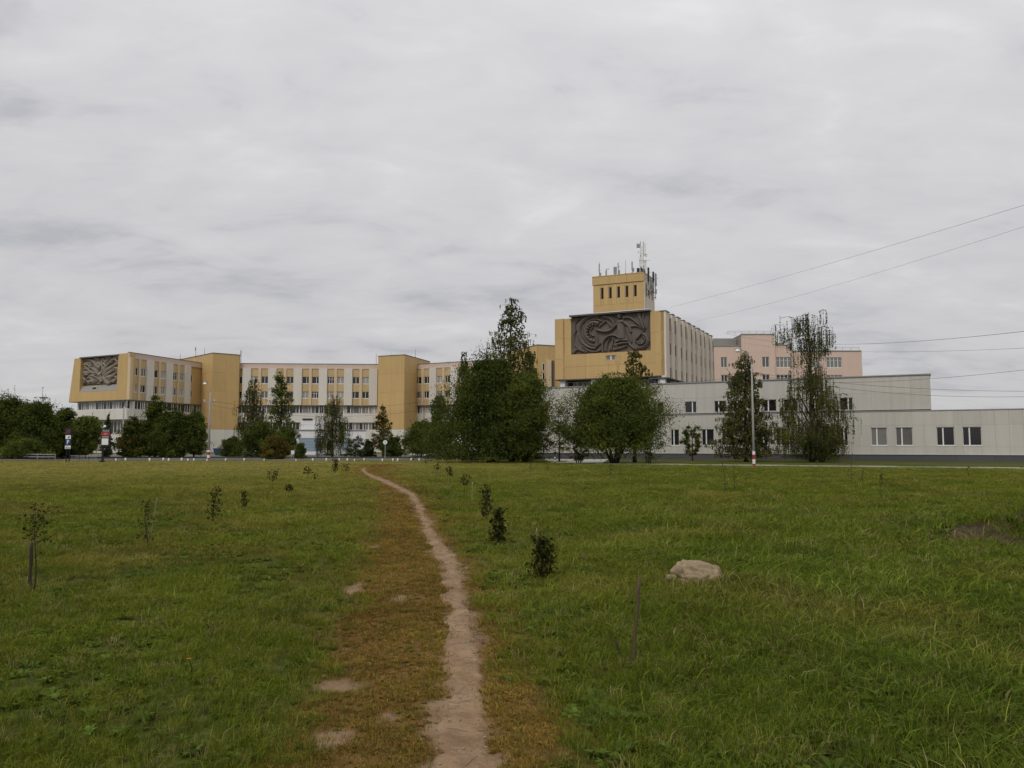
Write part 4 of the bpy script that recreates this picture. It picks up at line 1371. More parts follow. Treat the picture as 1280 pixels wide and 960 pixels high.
def tree(name, label, cat, x, y, H, W, prof='round', leaf='green', n=9000, size=0.2, base=0.12, seed=1, stems=1, clump=0.10, weep=0.0, shell=0.45, birch=False,
         group=None, ncl=None, trunk_r=None, lean=0.0, depth=0.9, extra_leaf=None, twigs=0, z0=0.0, dense=0.0, shoots=0):
    rs = np.random.RandomState(seed)
    root = thing(name, (x, y, z0), label, cat, group)
    n = int(n * 1.45); size = size * 0.80
    lines = []
    zb = H * base
    Hc = H - zb
    nc = ncl or max(24, int(n / 90))
    pf = PROF[prof]
    # clump centres spread through the crown
    t = rs.uniform(0, 0.985, nc * 6)
    keep = rs.uniform(0, 1, nc * 6) < (pf(t) ** 1.6 + 0.05)
    t = t[keep][:nc]
    nc = len(t)
    ang = rs.uniform(0, 2 * np.pi, nc)
    ph = rs.uniform(0, 6.28, 6)
    lobe = 1 + 0.16 * np.sin(2 * ang + ph[0] + 3 * t) + 0.15 * np.sin(3 * ang + ph[1] - 7 * t) + 0.13 * np.sin(5 * ang + ph[2] + 8 * t)
    rad = pf(t) * (W / 2) * lobe * rs.uniform(0.08, 1, nc) ** shell
    cx = rad * np.cos(ang) + lean * t * H
    cy = rad * np.sin(ang) * depth
    cz = zb + t * Hc + rs.normal(0, 0.02, nc) * Hc
    cl = np.stack([cx, cy, cz], 1)
    per = np.maximum(4, rs.poisson(n / nc, nc))
    idx = np.repeat(np.arange(nc), per)
    m = len(idx)
    cr = clump * W * rs.uniform(0.55, 1.3, nc) * (0.5 + 0.5 * np.minimum(1, 1.4 * pf(t)))
    off = rs.normal(0, 1, (m, 3)) * cr[idx][:, None] * np.array([1, 1, 0.7])
    c = cl[idx] + off * 0.62
    if weep:
        hang = rs.uniform(0, 1, m) ** 0.8 * weep * rs.uniform(0.4, 1.2, nc)[idx]
        strands = rs.randint(0, 7, m)
        sx = rs.normal(0, 1, (nc, 7)); sy = rs.normal(0, 1, (nc, 7))
        for ci in range(nc):
            for k in range(7):
                ax_, ay_ = cl[ci, 0] + sx[ci, k] * cr[ci] * 0.75, cl[ci, 1] + sy[ci, k] * cr[ci] * 0.75
                lines.append(((cl[ci, 0], cl[ci, 1], cl[ci, 2] + 0.05), (ax_, ay_, cl[ci, 2] - 0.1), (ax_, ay_, max(0.2, cl[ci, 2] - weep * 0.8))))
        c[:, 0] = cl[idx, 0] + sx[idx, strands] * cr[idx] * 0.75 + rs.normal(0, 0.035, m)
        c[:, 1] = cl[idx, 1] + sy[idx, strands] * cr[idx] * 0.75 + rs.normal(0, 0.035, m)
        c[:, 2] = cl[idx, 2] + rs.normal(0, 0.05, m) - hang
    c[:, 2] = np.maximum(c[:, 2], 0.05 + 0.02 * H + rs.uniform(0, 0.25, m))
    c[:, 2] = np.minimum(c[:, 2], H)
    tint = np.clip(rs.uniform(0.0, 1.0, nc)[idx] * 0.72 + rs.uniform(0, 1, m) * 0.28, 0, 1)
    v, tv = leaf_quads(rs, c, size, tint, droop=0.8 if weep else 0.15)
    cut = len(tint)
    if shoots:                                   # young shoots that fray the outline
        so = cl[rs.randint(0, nc, shoots)]
        dirs = so - np.array([lean * H * .5, 0, zb + 0.42 * Hc])
        dirs /= np.linalg.norm(dirs, axis=1)[:, None] + 1e-6
        dirs = dirs * 0.8 + np.array([0, 0, 0.55 if not weep else -0.2]) + rs.normal(0, 0.25, (shoots, 3))
        k = 12
        q = np.tile(np.linspace(0.05, 1, k), shoots)
        ii = np.repeat(np.arange(shoots), k)
        L = (0.06 * W + 0.2) * rs.uniform(0.5, 1.5, shoots)
        sc_ = so[ii] + dirs[ii] * (L[ii] * q)[:, None] + rs.normal(0, 0.04, (shoots * k, 3))
        for q_ in range(shoots):
            lines.append((tuple(so[q_]), tuple(so[q_] + dirs[q_] * L[q_] * 0.5), tuple(so[q_] + dirs[q_] * L[q_])))
        sc_[:, 2] = np.maximum(sc_[:, 2], 0.15)
        v2, t2 = leaf_quads(rs, sc_, size * 0.85, rs.uniform(0.3, 1, shoots)[ii], droop=0.1)
        v = np.concatenate([v, v2]); tv = np.concatenate([tv, t2])
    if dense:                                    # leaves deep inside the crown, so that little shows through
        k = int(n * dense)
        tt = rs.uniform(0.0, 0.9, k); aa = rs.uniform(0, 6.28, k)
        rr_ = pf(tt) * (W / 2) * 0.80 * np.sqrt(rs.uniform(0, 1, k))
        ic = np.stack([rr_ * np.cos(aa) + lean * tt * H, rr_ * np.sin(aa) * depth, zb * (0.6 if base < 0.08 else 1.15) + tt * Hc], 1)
        v2, t2 = leaf_quads(rs, ic, size * 1.7, rs.uniform(0, 0.6, k), droop=0.1, aspect=0.75)  # darker tint puts the shade inside the crown into these leaves
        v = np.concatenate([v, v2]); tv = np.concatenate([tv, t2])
    me = fast_mesh('crown', v, 4, LEAF[leaf], {'tint': tv})
    o = link('crown', me, root)
    if extra_leaf:
        me.materials.append(LEAF[extra_leaf[0]])
        mi = np.zeros(len(me.polygons), dtype=np.int32)
        mi[:cut] = (rs.uniform(0, 1, nc) < extra_leaf[1])[idx]
        me.polygons.foreach_set('material_index', mi)
    # trunk, stems and limbs
    mb = MB()
    tr = trunk_r or max(0.05, 0.016 * H)
    for s in range(stems):
        a = 2 * math.pi * s / stems + seed
        sp = 0.0 if stems == 1 else W * 0.20 * (0.6 + 0.5 * ((s * 37 + seed) % 5) / 5)
        pts, rr = [], []
        top = H * (0.93 if stems == 1 else 0.70)
        b0 = 0.0 if stems == 1 else 0.16
        for i in range(9):
            q = i / 8
            wob = 0.012 * H * math.sin(3 * q + seed + s)
            pts.append((b0 * math.cos(a) + sp * math.cos(a) * q ** 0.8 + wob * q + lean * q * top, b0 * math.sin(a) + sp * math.sin(a) * q ** 0.8, top * q - 0.05))
            rr.append(tr * (1.25 if i == 0 else 1) * (1 - 0.88 * q) + 0.008)
        mb.tube(pts, rr, 7)
    lim = rs.choice(nc, min(nc, 34 if H > 4 else 14), replace=False)
    for i in lim:
        e = Vector(cl[i])
        zs = max(0.06 * H, e.z - 0.45 * math.hypot(e.x, e.y) - 0.06 * H)
        st = Vector((lean * zs, 0, zs)) if stems == 1 else Vector((e.x * 0.35, e.y * 0.35, zs))
        md = st.lerp(e, 0.55) + Vector((0, 0, 0.05 * H * (1 if not weep else 1.5)))
        r0 = tr * 0.38 * (1 - 0.6 * zs / H)
        mb.tube([st, md, e], [r0, r0 * 0.6, 0.008], 5, cap=False)
        if weep:
            mb.tube([e, e + Vector((0, 0, -weep * 0.7))], [0.01, 0.004], 4, cap=False)
    for i in range(twigs):
        e = Vector(cl[rs.randint(nc)]); e.z = H * rs.uniform(0.85, 1.02)
        mb.tube([(e.x * 0.5, e.y * 0.5, H * 0.6), e], [0.02, 0.006], 4, cap=False)
    for l3 in lines:
        mb.tube(l3, [0.014, 0.010, 0.004], 3, cap=False)
    part('trunk', mb, M_BIRCH if birch and not weep else M_BARK, root, smooth=True)
    return root


def tree_px(name, label, cat, px, D, top, wpx, **kw):
    p = at(px, 540, D)
    H = at(px, top, D).z
    return tree(name, label, cat, p.x, D, H, wpx * D / FPX, **kw)


TG = 'trees before the long building'
LT = 'trees and bushes at the far left'
# far left mass
tree_px('broad_tree', 'dark broad tree cut by the left edge of the picture', 'tree', 8, 87, 492, 70, prof='dome', leaf='dark', n=15000, size=0.24, base=0.03, seed=21, clump=0.13, group=LT, depth=.7, extra_leaf=('green', .3), dense=0.22, shoots=136)
tree_px('broad_tree', 'dark rounded tree with bare twigs sticking out above its crown', 'tree', 47, 86, 497, 64, prof='dome', leaf='dark', n=15000, size=0.24, base=0.03, seed=22, clump=0.13, group=LT, depth=.7, twigs=14, dense=0.22, shoots=136)
tree_px('broad_tree', 'dark tree behind the parking sign', 'tree', 80, 90, 507, 44, prof='dome', leaf='dark', n=8000, size=0.24, base=0.04, seed=23, group=LT, extra_leaf=('green', .3), dense=0.22, shoots=72)
tree_px('broad_tree', 'smaller olive tree between the parking sign and the red notice board', 'tree', 108, 88, 518, 42, prof='round', leaf='green', n=7000, size=0.22, base=0.1, seed=24, group=LT, extra_leaf=('yellow', .15), dense=0.22, shoots=63)
tree_px('leafy_bush', 'low bush under the dark trees behind the guard rail', 'bush', 32, 83, 546, 52, prof='dome', leaf='green', n=6000, size=0.18, base=0.02, seed=25, group=LT, stems=3, dense=0.22, shoots=54)
tree_px('spruce_tree', 'young spruce peeping out behind the red notice board', 'tree', 135, 97, 517, 18, prof='cone', leaf='blue', n=3500, size=0.2, base=0.05, seed=26, group=LT, dense=0.08, shoots=21)
# row under the first tower
tree_px('broad_tree', 'brownish green tree left of the dark row before the relief wing', 'tree', 166, 96, 521, 36, prof='dome', leaf='dark', n=7000, size=0.22, base=0.06, seed=31, group=TG, extra_leaf=('brown', .35), dense=0.22, shoots=63)
tree_px('broad_tree', 'tallest pointed tree of the dark row before the relief wing', 'tree', 194, 97, 495, 50, prof='cone', leaf='dark', n=12000, size=0.22, base=0.06, seed=32, group=TG, extra_leaf=('green', .25), dense=0.22, shoots=109)
tree_px('broad_tree', 'full dark tree in the middle of the row before the relief wing', 'tree', 215, 95, 508, 48, prof='dome', leaf='dark', n=11000, size=0.22, base=0.06, seed=33, group=TG, dense=0.22, shoots=100)
tree_px('broad_tree', 'rounded dark tree beside the banded pole', 'tree', 243, 96, 514, 36, prof='egg', leaf='green', n=8000, size=0.22, base=0.08, seed=34, group=TG, extra_leaf=('dark', .5), dense=0.22, shoots=72)
tree_px('leafy_bush', 'dark rounded bush right of the blue skip', 'bush', 291, 104, 545, 30, prof='dome', leaf='dark', n=5000, size=0.2, base=0.04, seed=35, group=TG, dense=0.22, shoots=45)
tree_px('birch_tree', 'loose yellowish birch before the left end of the long wing', 'tree', 316, 103, 470, 44, prof='column', leaf='birch', n=6500, size=0.19, base=0.2, seed=36, birch=True, weep=1.2, group=TG, extra_leaf=('yellow', .3), ncl=110, dense=0.08, shoots=40)
tree_px('slender_tree', 'tall slender green tree before the third window bay of the long wing', 'tree', 350, 102, 461, 40, prof='spire', leaf='green', n=7500, size=0.2, base=0.12, seed=37, group=TG, extra_leaf=('birch', .4), dense=0.08, shoots=46)
tree_px('broad_tree', 'wide dark tree low below the birch and the slender tree', 'tree', 326, 99, 527, 62, prof='dome', leaf='dark', n=10000, size=0.2, base=0.06, seed=38, group=TG, dense=0.22, shoots=90)
tree_px('broad_tree', 'mid green tree left of the white service block', 'tree', 358, 97, 533, 32, prof='round', leaf='green', n=5000, size=0.2, base=0.08, seed=45, group=TG, dense=0.22, shoots=45)
tree_px('leafy_bush', 'olive brown round bush at the edge of the field', 'bush', 345, 84.5, 543, 36, prof='dome', leaf='brown', n=6500, size=0.15, base=0.02, seed=39, stems=4, group=TG, extra_leaf=('green', .35), dense=0.22, shoots=59)
tree_px('leafy_bush', 'small green bush before the white service block', 'bush', 376, 90, 552, 16, prof='dome', leaf='green', n=2400, size=0.15, base=0.02, seed=40, group=TG, dense=0.22, shoots=21)
tree_px('birch_tree', 'weeping birch before the middle of the long wing', 'tree', 416, 100, 488, 40, prof='column', leaf='birch', n=8000, size=0.19, base=0.18, seed=41, birch=True, weep=2.2, group=TG, extra_leaf=('green', .4), ncl=110, dense=0.0, shoots=50)
tree_px('leafy_bush', 'bluish thin bush right of the white service block', 'bush', 445, 98, 545, 26, prof='dome', leaf='blue', n=3600, size=0.17, base=0.05, seed=42, group=TG, shoots=40)
tree_px('leafy_bush', 'greyish bush beside the larch', 'bush', 461, 99, 549, 18, prof='dome', leaf='blue', n=2600, size=0.17, base=0.05, seed=46, group=TG, dense=0.22, shoots=23)
tree_px('larch_tree', 'rusty brown tipped larch before the second stair tower', 'tree', 479, 104, 505, 34, prof='cone', leaf='brown', n=4200, size=0.2, base=0.16, seed=43, group=TG, extra_leaf=('dark', .45), ncl=90, clump=0.08, dense=0.08, shoots=26)
tree_px('leafy_bush', 'dark rounded bush at the foot of the second stair tower', 'bush', 492, 101, 544, 28, prof='dome', leaf='dark', n=4500, size=0.18, base=0.03, seed=44, group=TG, dense=0.22, shoots=40)
tree_px('broad_tree', 'lower olive tree leaning out left of the biggest tree', 'tree', 527, 97, 524, 46, prof='dome', leaf='green', n=9000, size=0.2, base=0.12, seed=47, group=TG, extra_leaf=('dark', .5), dense=0.22, shoots=81)
tree_px('birch_tree', 'loose olive birch just left of the biggest tree', 'tree', 549, 90, 490, 34, prof='dome', leaf='birch', n=7000, size=0.19, base=0.15, seed=48, birch=True, weep=1.4, group=TG, extra_leaf=('green', .5), dense=0.08, shoots=43)
# the two great bushy trees and the birches round them
BT = 'big trees at the far edge of the field'
tree_px('broad_tree', 'biggest and darkest bushy tree in the middle, with a birch rising behind it', 'tree', 614, 72.5, 436, 146, prof='mound', leaf='dark', n=38000, size=0.19, base=0.035, seed=51, stems=5, clump=0.105, group=BT, shell=.4, ncl=240, depth=.75, dense=0.22, shoots=345)
tree_px('broad_tree', 'lower green tree joined to the right side of the biggest tree', 'tree', 657, 71.0, 462, 56, prof='egg', leaf='green', n=12000, size=0.19, base=0.06, seed=52, stems=3, clump=0.12, group=BT, dense=0.22, shoots=109)
tree_px('birch_tree', 'tall pointed birch rising above the biggest tree', 'tree', 640, 79, 372, 90, prof='spire', leaf='birch', n=15000, size=0.2, base=0.2, seed=53, birch=True, weep=0.5, group=BT, ncl=260, clump=0.09, dense=0.08, shoots=93)
tree_px('birch_tree', 'small birch behind the right side of the biggest tree', 'tree', 664, 80, 434, 40, prof='spire', leaf='green', n=5000, size=0.2, base=0.15, seed=54, birch=True, group=BT, dense=0.08, shoots=31)
tree_px('birch_tree', 'thin birch tip rising at the left shoulder of the biggest tree', 'tree', 580, 80, 436, 30, prof='spire', leaf='birch', n=3600, size=0.18, base=0.3, seed=55, birch=True, weep=0.8, group=BT, dense=0.08)
tree_px('broad_tree', 'wide many stemmed bushy tree before the relief block', 'tree', 768, 67.0, 468, 136, prof='dome', leaf='green', n=36000, size=0.17, base=0.16, seed=56, stems=7, clump=0.105, group=BT, shell=.4, ncl=230, depth=.75, extra_leaf=('dark', .55), dense=0.22, shoots=327)
tree_px('birch_tree', 'yellowing birch top rising behind the wide bushy tree', 'tree', 793, 73, 436, 54, prof='column', leaf='birch', n=6000, size=0.19, base=0.3, seed=57, birch=True, weep=0.4, group=BT, extra_leaf=('yellow', .4), dense=0.08, shoots=37)
tree_px('leafy_bush', 'thin bush with see-through leaves between the two big trees', 'bush', 699, 74, 512, 30, prof='round', leaf='green', n=1600, size=0.17, base=0.12, seed=58, group=BT, shoots=17)
tree_px('leafy_bush', 'small ragged bush left of the many stemmed tree', 'bush', 723, 67.5, 556, 20, prof='round', leaf='dark', n=1100, size=0.14, base=0.1, seed=59, stems=3, group=BT, shoots=12)
tree_px('leafy_bush', 'small pale flowering bush under the right side of the wide bushy tree', 'bush', 810, 68, 559, 14, prof='round', leaf='pale', n=800, size=0.12, base=0.15, seed=60, stems=3, group=BT, shoots=8)
tree_px('rowan_tree', 'small round tree standing before the annex windows', 'tree', 865, 80, 532, 27, prof='round', leaf='dark', n=3000, size=0.18, base=0.14, seed=61, stems=2, group='trees before the white annex', ncl=70, shoots=33)
tree_px('birch_tree', 'conical silvery birch beside the lamp post', 'tree', 932, 75, 438, 80, prof='spire', leaf='birch', n=20000, size=0.175, base=0.06, seed=62, birch=True, weep=0.5, group='trees before the white annex', extra_leaf=('pale', .3), ncl=300, clump=0.075, dense=0.08, shoots=93)
tree_px('birch_tree', 'tall weeping birch with long hanging twigs before the annex', 'tree', 1014, 73, 384, 96, prof='weep', leaf='birch', n=21000, size=0.175, base=0.10, seed=63, weep=1.9, group='trees before the white annex', extra_leaf=('green', .4), ncl=200, clump=0.075, shell=.5, dense=0.0, shoots=118)
tree_px('leafy_bush', 'dark low growth at the foot of the weeping birch', 'bush', 1026, 73.5, 528, 60, prof='dome', leaf='green', n=4500, size=0.15, base=0.08, seed=64, stems=3, group='trees before the white annex', ncl=110, dense=0.22, shoots=59)


# ------------------------------------------------------------------ saplings and stakes in the field
def zg(x, y):
    return float(hgt(np.array([x]), np.array([y]))[0])


def sapling(label, px, base, top, wpx, seed, leafy=60, size=0.055, crown=0.35, lean=0.0, stake=None, leaf='sapling', group='young saplings planted in the field', bushy=False):
    g = ground(px, base)
    z = zg(g.x, g.y)
    D = g.y
    H = at(px, top, D).z - z
    W = wpx * D / FPX
    rs = np.random.RandomState(seed)
    root = thing('sapling', (g.x, g.y, z), label, 'sapling', group)
    mb = MB()
    rad = 0.008 + 0.004 * H
    pts = [(lean * H * q + 0.02 * math.sin(5 * q + seed), 0.015 * math.sin(4 * q + seed * 2), H * 0.94 * q - 0.03) for q in np.linspace(0, 1, 8)]
    mb.tube(pts, [rad * (1 - 0.75 * i / 7) for i in range(8)], 6)
    cs = []
    nb = 7 if not bushy else 14
    for b in range(nb):
        q = 1 - crown + crown * (b + 0.5) / nb if not bushy else 0.12 + 0.85 * (b + .5) / nb
        a = b * 2.4 + seed
        st = Vector((lean * H * q, 0, H * 0.93 * q))
        L = W * 0.5 * (0.6 + 0.5 * rs.uniform()) * (1.0 if not bushy else (1.15 - 0.6 * q))
        e = st + Vector((math.cos(a) * L, math.sin(a) * L, H * 0.07 * (rs.uniform() + 0.2)))
        mb.tube([st, st.lerp(e, 0.5) + Vector((0, 0, 0.02)), e], [rad * 0.45, rad * 0.35, 0.002], 5, cap=False)
        for k in range(max(3, leafy // nb)):
            s = rs.uniform(0.25, 1.05)
            c = st.lerp(e, s)
            cs.append((c.x + rs.normal(0, 0.14 * W), c.y + rs.normal(0, 0.14 * W), max(0.04, c.z + rs.normal(0, 0.05 * H))))
    part('stem', mb, M_STEM, root, smooth=True)
    cs = np.array(cs)
    v, tv = leaf_quads(rs, cs, size, rs.uniform(0, 1, len(cs)), droop=0.35, aspect=0.5)
    link('foliage', fast_mesh('foliage', v, 4, LEAF[leaf], {'tint': tv}), root)
    return root


def stake(name, label, px, base, top, rad, m, lean=(0.0, 0.0), group='stakes marking the saplings'):
    g = ground(px, base)
    z = zg(g.x, g.y)
    H = at(px, top, g.y).z - z
    mb = MB()
    n = 7
    pts = [(lean[0] * H * i / n + 0.004 * math.sin(i * 2.1 + px), lean[1] * H * i / n, -0.06 + (H + 0.06) * i / n) for i in range(n + 1)]
    mb.tube(pts, [rad * (1 + 0.12 * math.sin(i * 1.7 + px)) for i in range(n + 1)], 7)
    o = part(name, mb, m, None, (g.x, g.y, z), True)
    tag(o, label, 'stake', group)


sapling('thin sapling with a spray of leaves on top beside a short dark stake', 40, 738, 630, 34, 101, 150, 0.05, 0.45, 0.03)
stake('wooden_stake', 'short dark stake tied to the sapling at the left edge', 37, 734, 678, 0.018, M_STEM)
sapling('bare stemmed sapling with a pale slanting cane', 184, 684, 621, 24, 102, 120, 0.05, 0.5, -0.05, bushy=True)
stake('wooden_stake', 'pale slanting cane leaning at the second sapling on the left', 187, 676, 621, 0.008, M_PALEWOOD, (0.14, 0.0))
sapling('leafy dark sapling, third in the left row', 266, 655, 608, 20, 103, 200, 0.065, 0.7, 0.06, bushy=True)
sapling('small narrow sapling, fourth in the left row', 305, 637, 612, 10, 104, 130, 0.06, 0.9, 0.0, bushy=True)
sapling('thin forked sapling right of the fourth in the left row', 341, 614, 587, 15, 105, 80, 0.09, 0.5, 0.0)
sapling('low dark green sapling near the middle of the left row', 361, 616, 605, 11, 106, 90, 0.09, 0.9, 0.0, bushy=True)
sapling('flat topped sapling before the olive brown bush', 384, 601, 584, 14, 107, 70, 0.10, 0.5, 0.0)
sapling('tiny sapling right of the flat topped one', 393, 602, 590, 6, 108, 40, 0.09, 0.7, 0.0)
sapling('tall dark sapling close to the start of the footpath', 419, 592, 573, 10, 109, 140, 0.12, 0.8, 0.0, bushy=True)
sapling('low weedy sapling beside the far end of the trampled strip', 432, 590, 579, 12, 110, 80, 0.10, 0.8, 0.0, bushy=True)
sapling('far sapling right of the far end of the footpath', 534, 582, 568, 10, 111, 70, 0.12, 0.7, 0.0)
sapling('arching sapling, second in the row right of the footpath', 547, 594, 579, 12, 112, 70, 0.10, 0.5, -0.05)
sapling('dark headed sapling, third in the row right of the footpath', 562, 606, 583, 9, 113, 110, 0.085, 0.45, 0.0)
sapling('slim sapling just left of the pale upright stake', 579, 620, 592, 12, 114, 90, 0.075, 0.5, 0.1)
stake('wooden_stake', 'pale upright stake right of the footpath', 590, 628, 602, 0.017, M_PALEWOOD, (0.03, 0))
stake('wooden_stake', 'thin grey stake behind the tall leafy sapling', 611, 640, 612, 0.015, M_PALEWOOD)
sapling('tall leafy sapling behind the dense one right of the footpath', 607, 652, 606, 16, 115, 260, 0.075, 0.9, 0.02, bushy=True)
sapling('dense dark sapling in front of the tall leafy one', 623, 683, 634, 21, 116, 420, 0.07, 0.95, 0.0, bushy=True)
sapling('bushiest dark sapling, nearest on the right of the footpath', 676, 727, 668, 34, 117, 620, 0.06, 0.95, 0.08, bushy=True)
stake('wooden_stake', 'short grey stake behind the bushiest sapling', 671, 690, 660, 0.012, M_PALEWOOD)
stake('wooden_stake', 'brown stake standing in loose soil near the pale stone', 790, 832, 722, 0.0125, M_WOOD, (0.10, 0.0))
stake('wooden_stake', 'short broken twig left of the brown stake', 779, 824, 800, 0.009, M_STEM, (-0.35, 0))
for i, (px, b, t, w, lab) in enumerate(((763, 600, 579, 8, 'wispy sapling before the many stemmed tree'), (775, 603, 579, 9, 'wispy yellowish sapling right of the stems of the wide bushy tree'), (906, 614, 579, 8, 'tall wispy sapling left of the lamp post'),
                                        (918, 612, 576, 10, 'paler wispy sapling closest to the lamp post'), (1065, 602, 578, 10, 'wispy sapling below the weeping birch'), (1079, 605, 584, 8, 'thin sapling right of the weeping birch'),
                                        (1102, 611, 590, 4, 'short bare sapling in the grass before the paired annex windows'), (1210, 598, 582, 5, 'tiny sapling before the last pair of annex windows'), (663, 590, 572, 5, 'thin stalk before the biggest tree'), (684, 588, 574, 4, 'thin stalk by the striped post'))):
    sapling(lab, px, b, t, w, 130 + i, 45, 0.07, 0.8, 0.0, leaf='yellow' if i % 2 else 'weed', group='wispy saplings in the far grass')


# ------------------------------------------------------------------ stone, soil, flower
def field_stone():
    g = ground(871, 732)
    bm = bmesh.new()
    bmesh.ops.create_icosphere(bm, subdivisions=5, radius=1.0)
    for v in bm.verts:
        p = v.co.copy()
        q = Vector((math.copysign(abs(p.x) ** 0.85, p.x), math.copysign(abs(p.y) ** 0.9, p.y), p.z))
        k = 1 + 0.22 * mnoise.noise(p * 1.4 + Vector((3, 1, 7))) + 0.10 * mnoise.noise(p * 3.5) + 0.05 * mnoise.noise(p * 9)
        # bedding cracks on the left flank
        k -= (0.10 * max(0, math.sin(p.z * 13 + p.x * 5 + 2 * mnoise.noise(p * 2))) ** 3) * max(0, min(1, (0.35 - p.x) * 2)) + 0.06 * (abs(mnoise.noise(p * 2.2 + Vector((9, 2, 4)))) < 0.05)
        v.co = Vector((q.x * 0.34 * k, q.y * 0.26 * k, (q.z * 0.20 + 0.06 * (1 - (p.x + 0.15) ** 2)) * k))
    me = bpy.data.meshes.new('stone'); bm.to_mesh(me); bm.free()
    me.materials.append(M_STONE)
    me.polygons.foreach_set('use_smooth', [True] * len(me.polygons))
    o = link('stone', me, None, (g.x + 0.05, g.y + 0.20, zg(g.x, g.y) - 0.01), R(-8))
    tag(o, 'pale rounded field stone half sunk in the grass', 'stone')


field_stone()


def soil_heap(name, label, cx, cy, rx, ry, h, seed, res=40, fn=None):
    mb = MB()
    ks = np.linspace(-1.05, 1.05, res)
    X, Y = np.meshgrid(cx + ks * rx, cy + ks * ry)
    Z = fn(X, Y) + hgt(X, Y)
    v = np.stack([X, Y, Z - 0.015], -1).reshape(-1, 3)
    idx = np.arange(res * res).reshape(res, res)
    f = np.stack([idx[:-1, :-1], idx[:-1, 1:], idx[1:, 1:], idx[1:, :-1]], -1).reshape(-1, 4)
    me = bpy.data.meshes.new(name); me.from_pydata(v.tolist(), [], f.tolist()); me.materials.append(M_SOIL)
    me.polygons.foreach_set('use_smooth', [True] * len(me.polygons)); me.update()
    tag(link(name, me), label, 'earth mound')


soil_heap('earth_mound', 'low mound of dark earth and weeds at the right edge of the field', MOUND[0], MOUND[1], MOUND[2], MOUND[3], MOUND[4], 3, 90, mound_h)
g_ = ground(790, 830)
soil_heap('earth_mound', 'small dark clod of loose soil at the foot of the brown stake', g_.x, g_.y + 0.02, 0.16, 0.12, 0.07, 5, 18,
          lambda x, y: 0.07 * np.clip(1 - np.sqrt(((x - g_.x) / 0.15) ** 2 + ((y - g_.y - 0.02) / 0.11) ** 2), 0, 1) ** 0.6 * (0.6 + 0.8 * vnoise(x, y, 0.05, 77)) - 0.004)


def dandelion():
    g = ground(238, 846)
    z = zg(g.x, g.y)
    r = thing('flower', (g.x, g.y, z), 'single small orange flower on a thin stem in the left grass', 'flower')
    h = at(236, 824, g.y).z - z
    part('stem', MB().tube([(0, 0, 0), (0.01, 0, h * 0.5), (-0.015, 0, h)], [0.004, 0.0035, 0.003], 5), LEAF['weed'], r)
    mb = MB()
    for k in range(14):
        a = k * 2 * math.pi / 14
        mb.v += [(-0.015, 0, h), (-0.015 + 0.014 * math.cos(a - .2), 0.014 * math.sin(a - .2), h + 0.006), (-0.015 + 0.017 * math.cos(a), 0.017 * math.sin(a), h + 0.004), (-0.015 + 0.014 * math.cos(a + .2), 0.014 * math.sin(a + .2), h + 0.006)]
        b = len(mb.v) - 4
        mb.f.append((b, b + 1, b + 2, b + 3))
    part('petals', mb, mat('orange_petal', (0.45, 0.17, 0.015), 0.7, 0.1), r)


dandelion()


# ------------------------------------------------------------------ lamp posts, signs, railings, bollards
def lamp_post(label, px, D, top, arm_px, arm_py, bands, cat='lamp post', rad=0.095):
    p = at(px, 560, D)
    r = thing('lamp_post', (p.x, D, 0), label, cat, 'lamp posts')
    H = at(px, top, D).z
    ax = at(arm_px, arm_py, D)
    dx, hz = ax.x - p.x, ax.z
    part('shaft', MB().tube([(0, 0, 0), (0, 0, H * 0.5), (0, 0, H)], [rad, rad * 0.8, rad * 0.6], 12), M_CONC, r, smooth=True)
    zb = 0.0
    for i in range(4):
        part('painted_band', MB().tube([(0, 0, zb + 0.002), (0, 0, zb + bands[i] - 0.002)], rad * 1.12, 14), M_WHITE if i % 2 else M_RED, r, smooth=False)
        zb += bands[i]
    pts = [(0, 0, H - 0.3), (0, 0, H), (dx * 0.12, 0, H + (hz - H) * 0.45), (dx * 0.45, 0, H + (hz - H) * 0.92), (dx, 0, hz)]
    part('arm', MB().tube(pts, [rad * 0.5, 0.045, 0.035, 0.03, 0.028], 8), M_METAL, r, smooth=True)
    hd = part('lamp_head', MB().tube([(dx - 0.30 * math.copysign(1, -dx), 0, hz - 0.02), (dx + 0.02, 0, hz), (dx + 0.42 * math.copysign(1, dx), 0, hz + 0.04)], [0.07, 0.14, 0.09], 10, flat=0.6), M_METAL, r, smooth=True)
    part('diffuser', MB().ball((dx + 0.2 * math.copysign(1, dx), 0, hz - 0.06), 0.24, 12, 6, (1, 0.6, 0.5)), M_LAMP, hd, smooth=True)
    return r


lamp_post('tall concrete lamp post with red and white painted foot beside the conical birch', 942, 58.4, 455, 925.5, 437.5, (0.21, 0.33, 0.34, 0.25))
lp = lamp_post('distant concrete lamp post with red and white foot before the first stair tower', 261, 82, 490, 259, 479, (0.25, 0.3, 0.3, 0.2), rad=0.13)
part('cross_arm', MB().box(-0.75, 0.6, -0.05, 0.05, 6.05, 6.15), M_METAL, lp)
for x in (-0.6, 0.0, 0.45):
    part('insulator', MB().tube([(x, 0, 6.151), (x, 0, 6.32)], [0.05, 0.03], 8), M_WHITE, lp)


def plain_pole():
    D = 108
    p = at(153, 560, D)
    r = thing('utility_pole', (p.x, D, 0), 'slim pale utility pole before the relief wing', 'pole')
    H = at(153, 509, D).z
    part('shaft', MB().tube([(0, 0, 0), (0, 0, H)], [0.12, 0.08], 10), M_CONC, r, smooth=True)
    part('painted_band', MB().tube([(0, 0, 0.5), (0, 0, 0.9)], 0.135, 10), M_WHITE, r)
    part('cap', MB().tube([(0, 0, H), (0, 0, H + 0.1)], [0.1, 0.03], 10), M_METAL, r)


plain_pole()


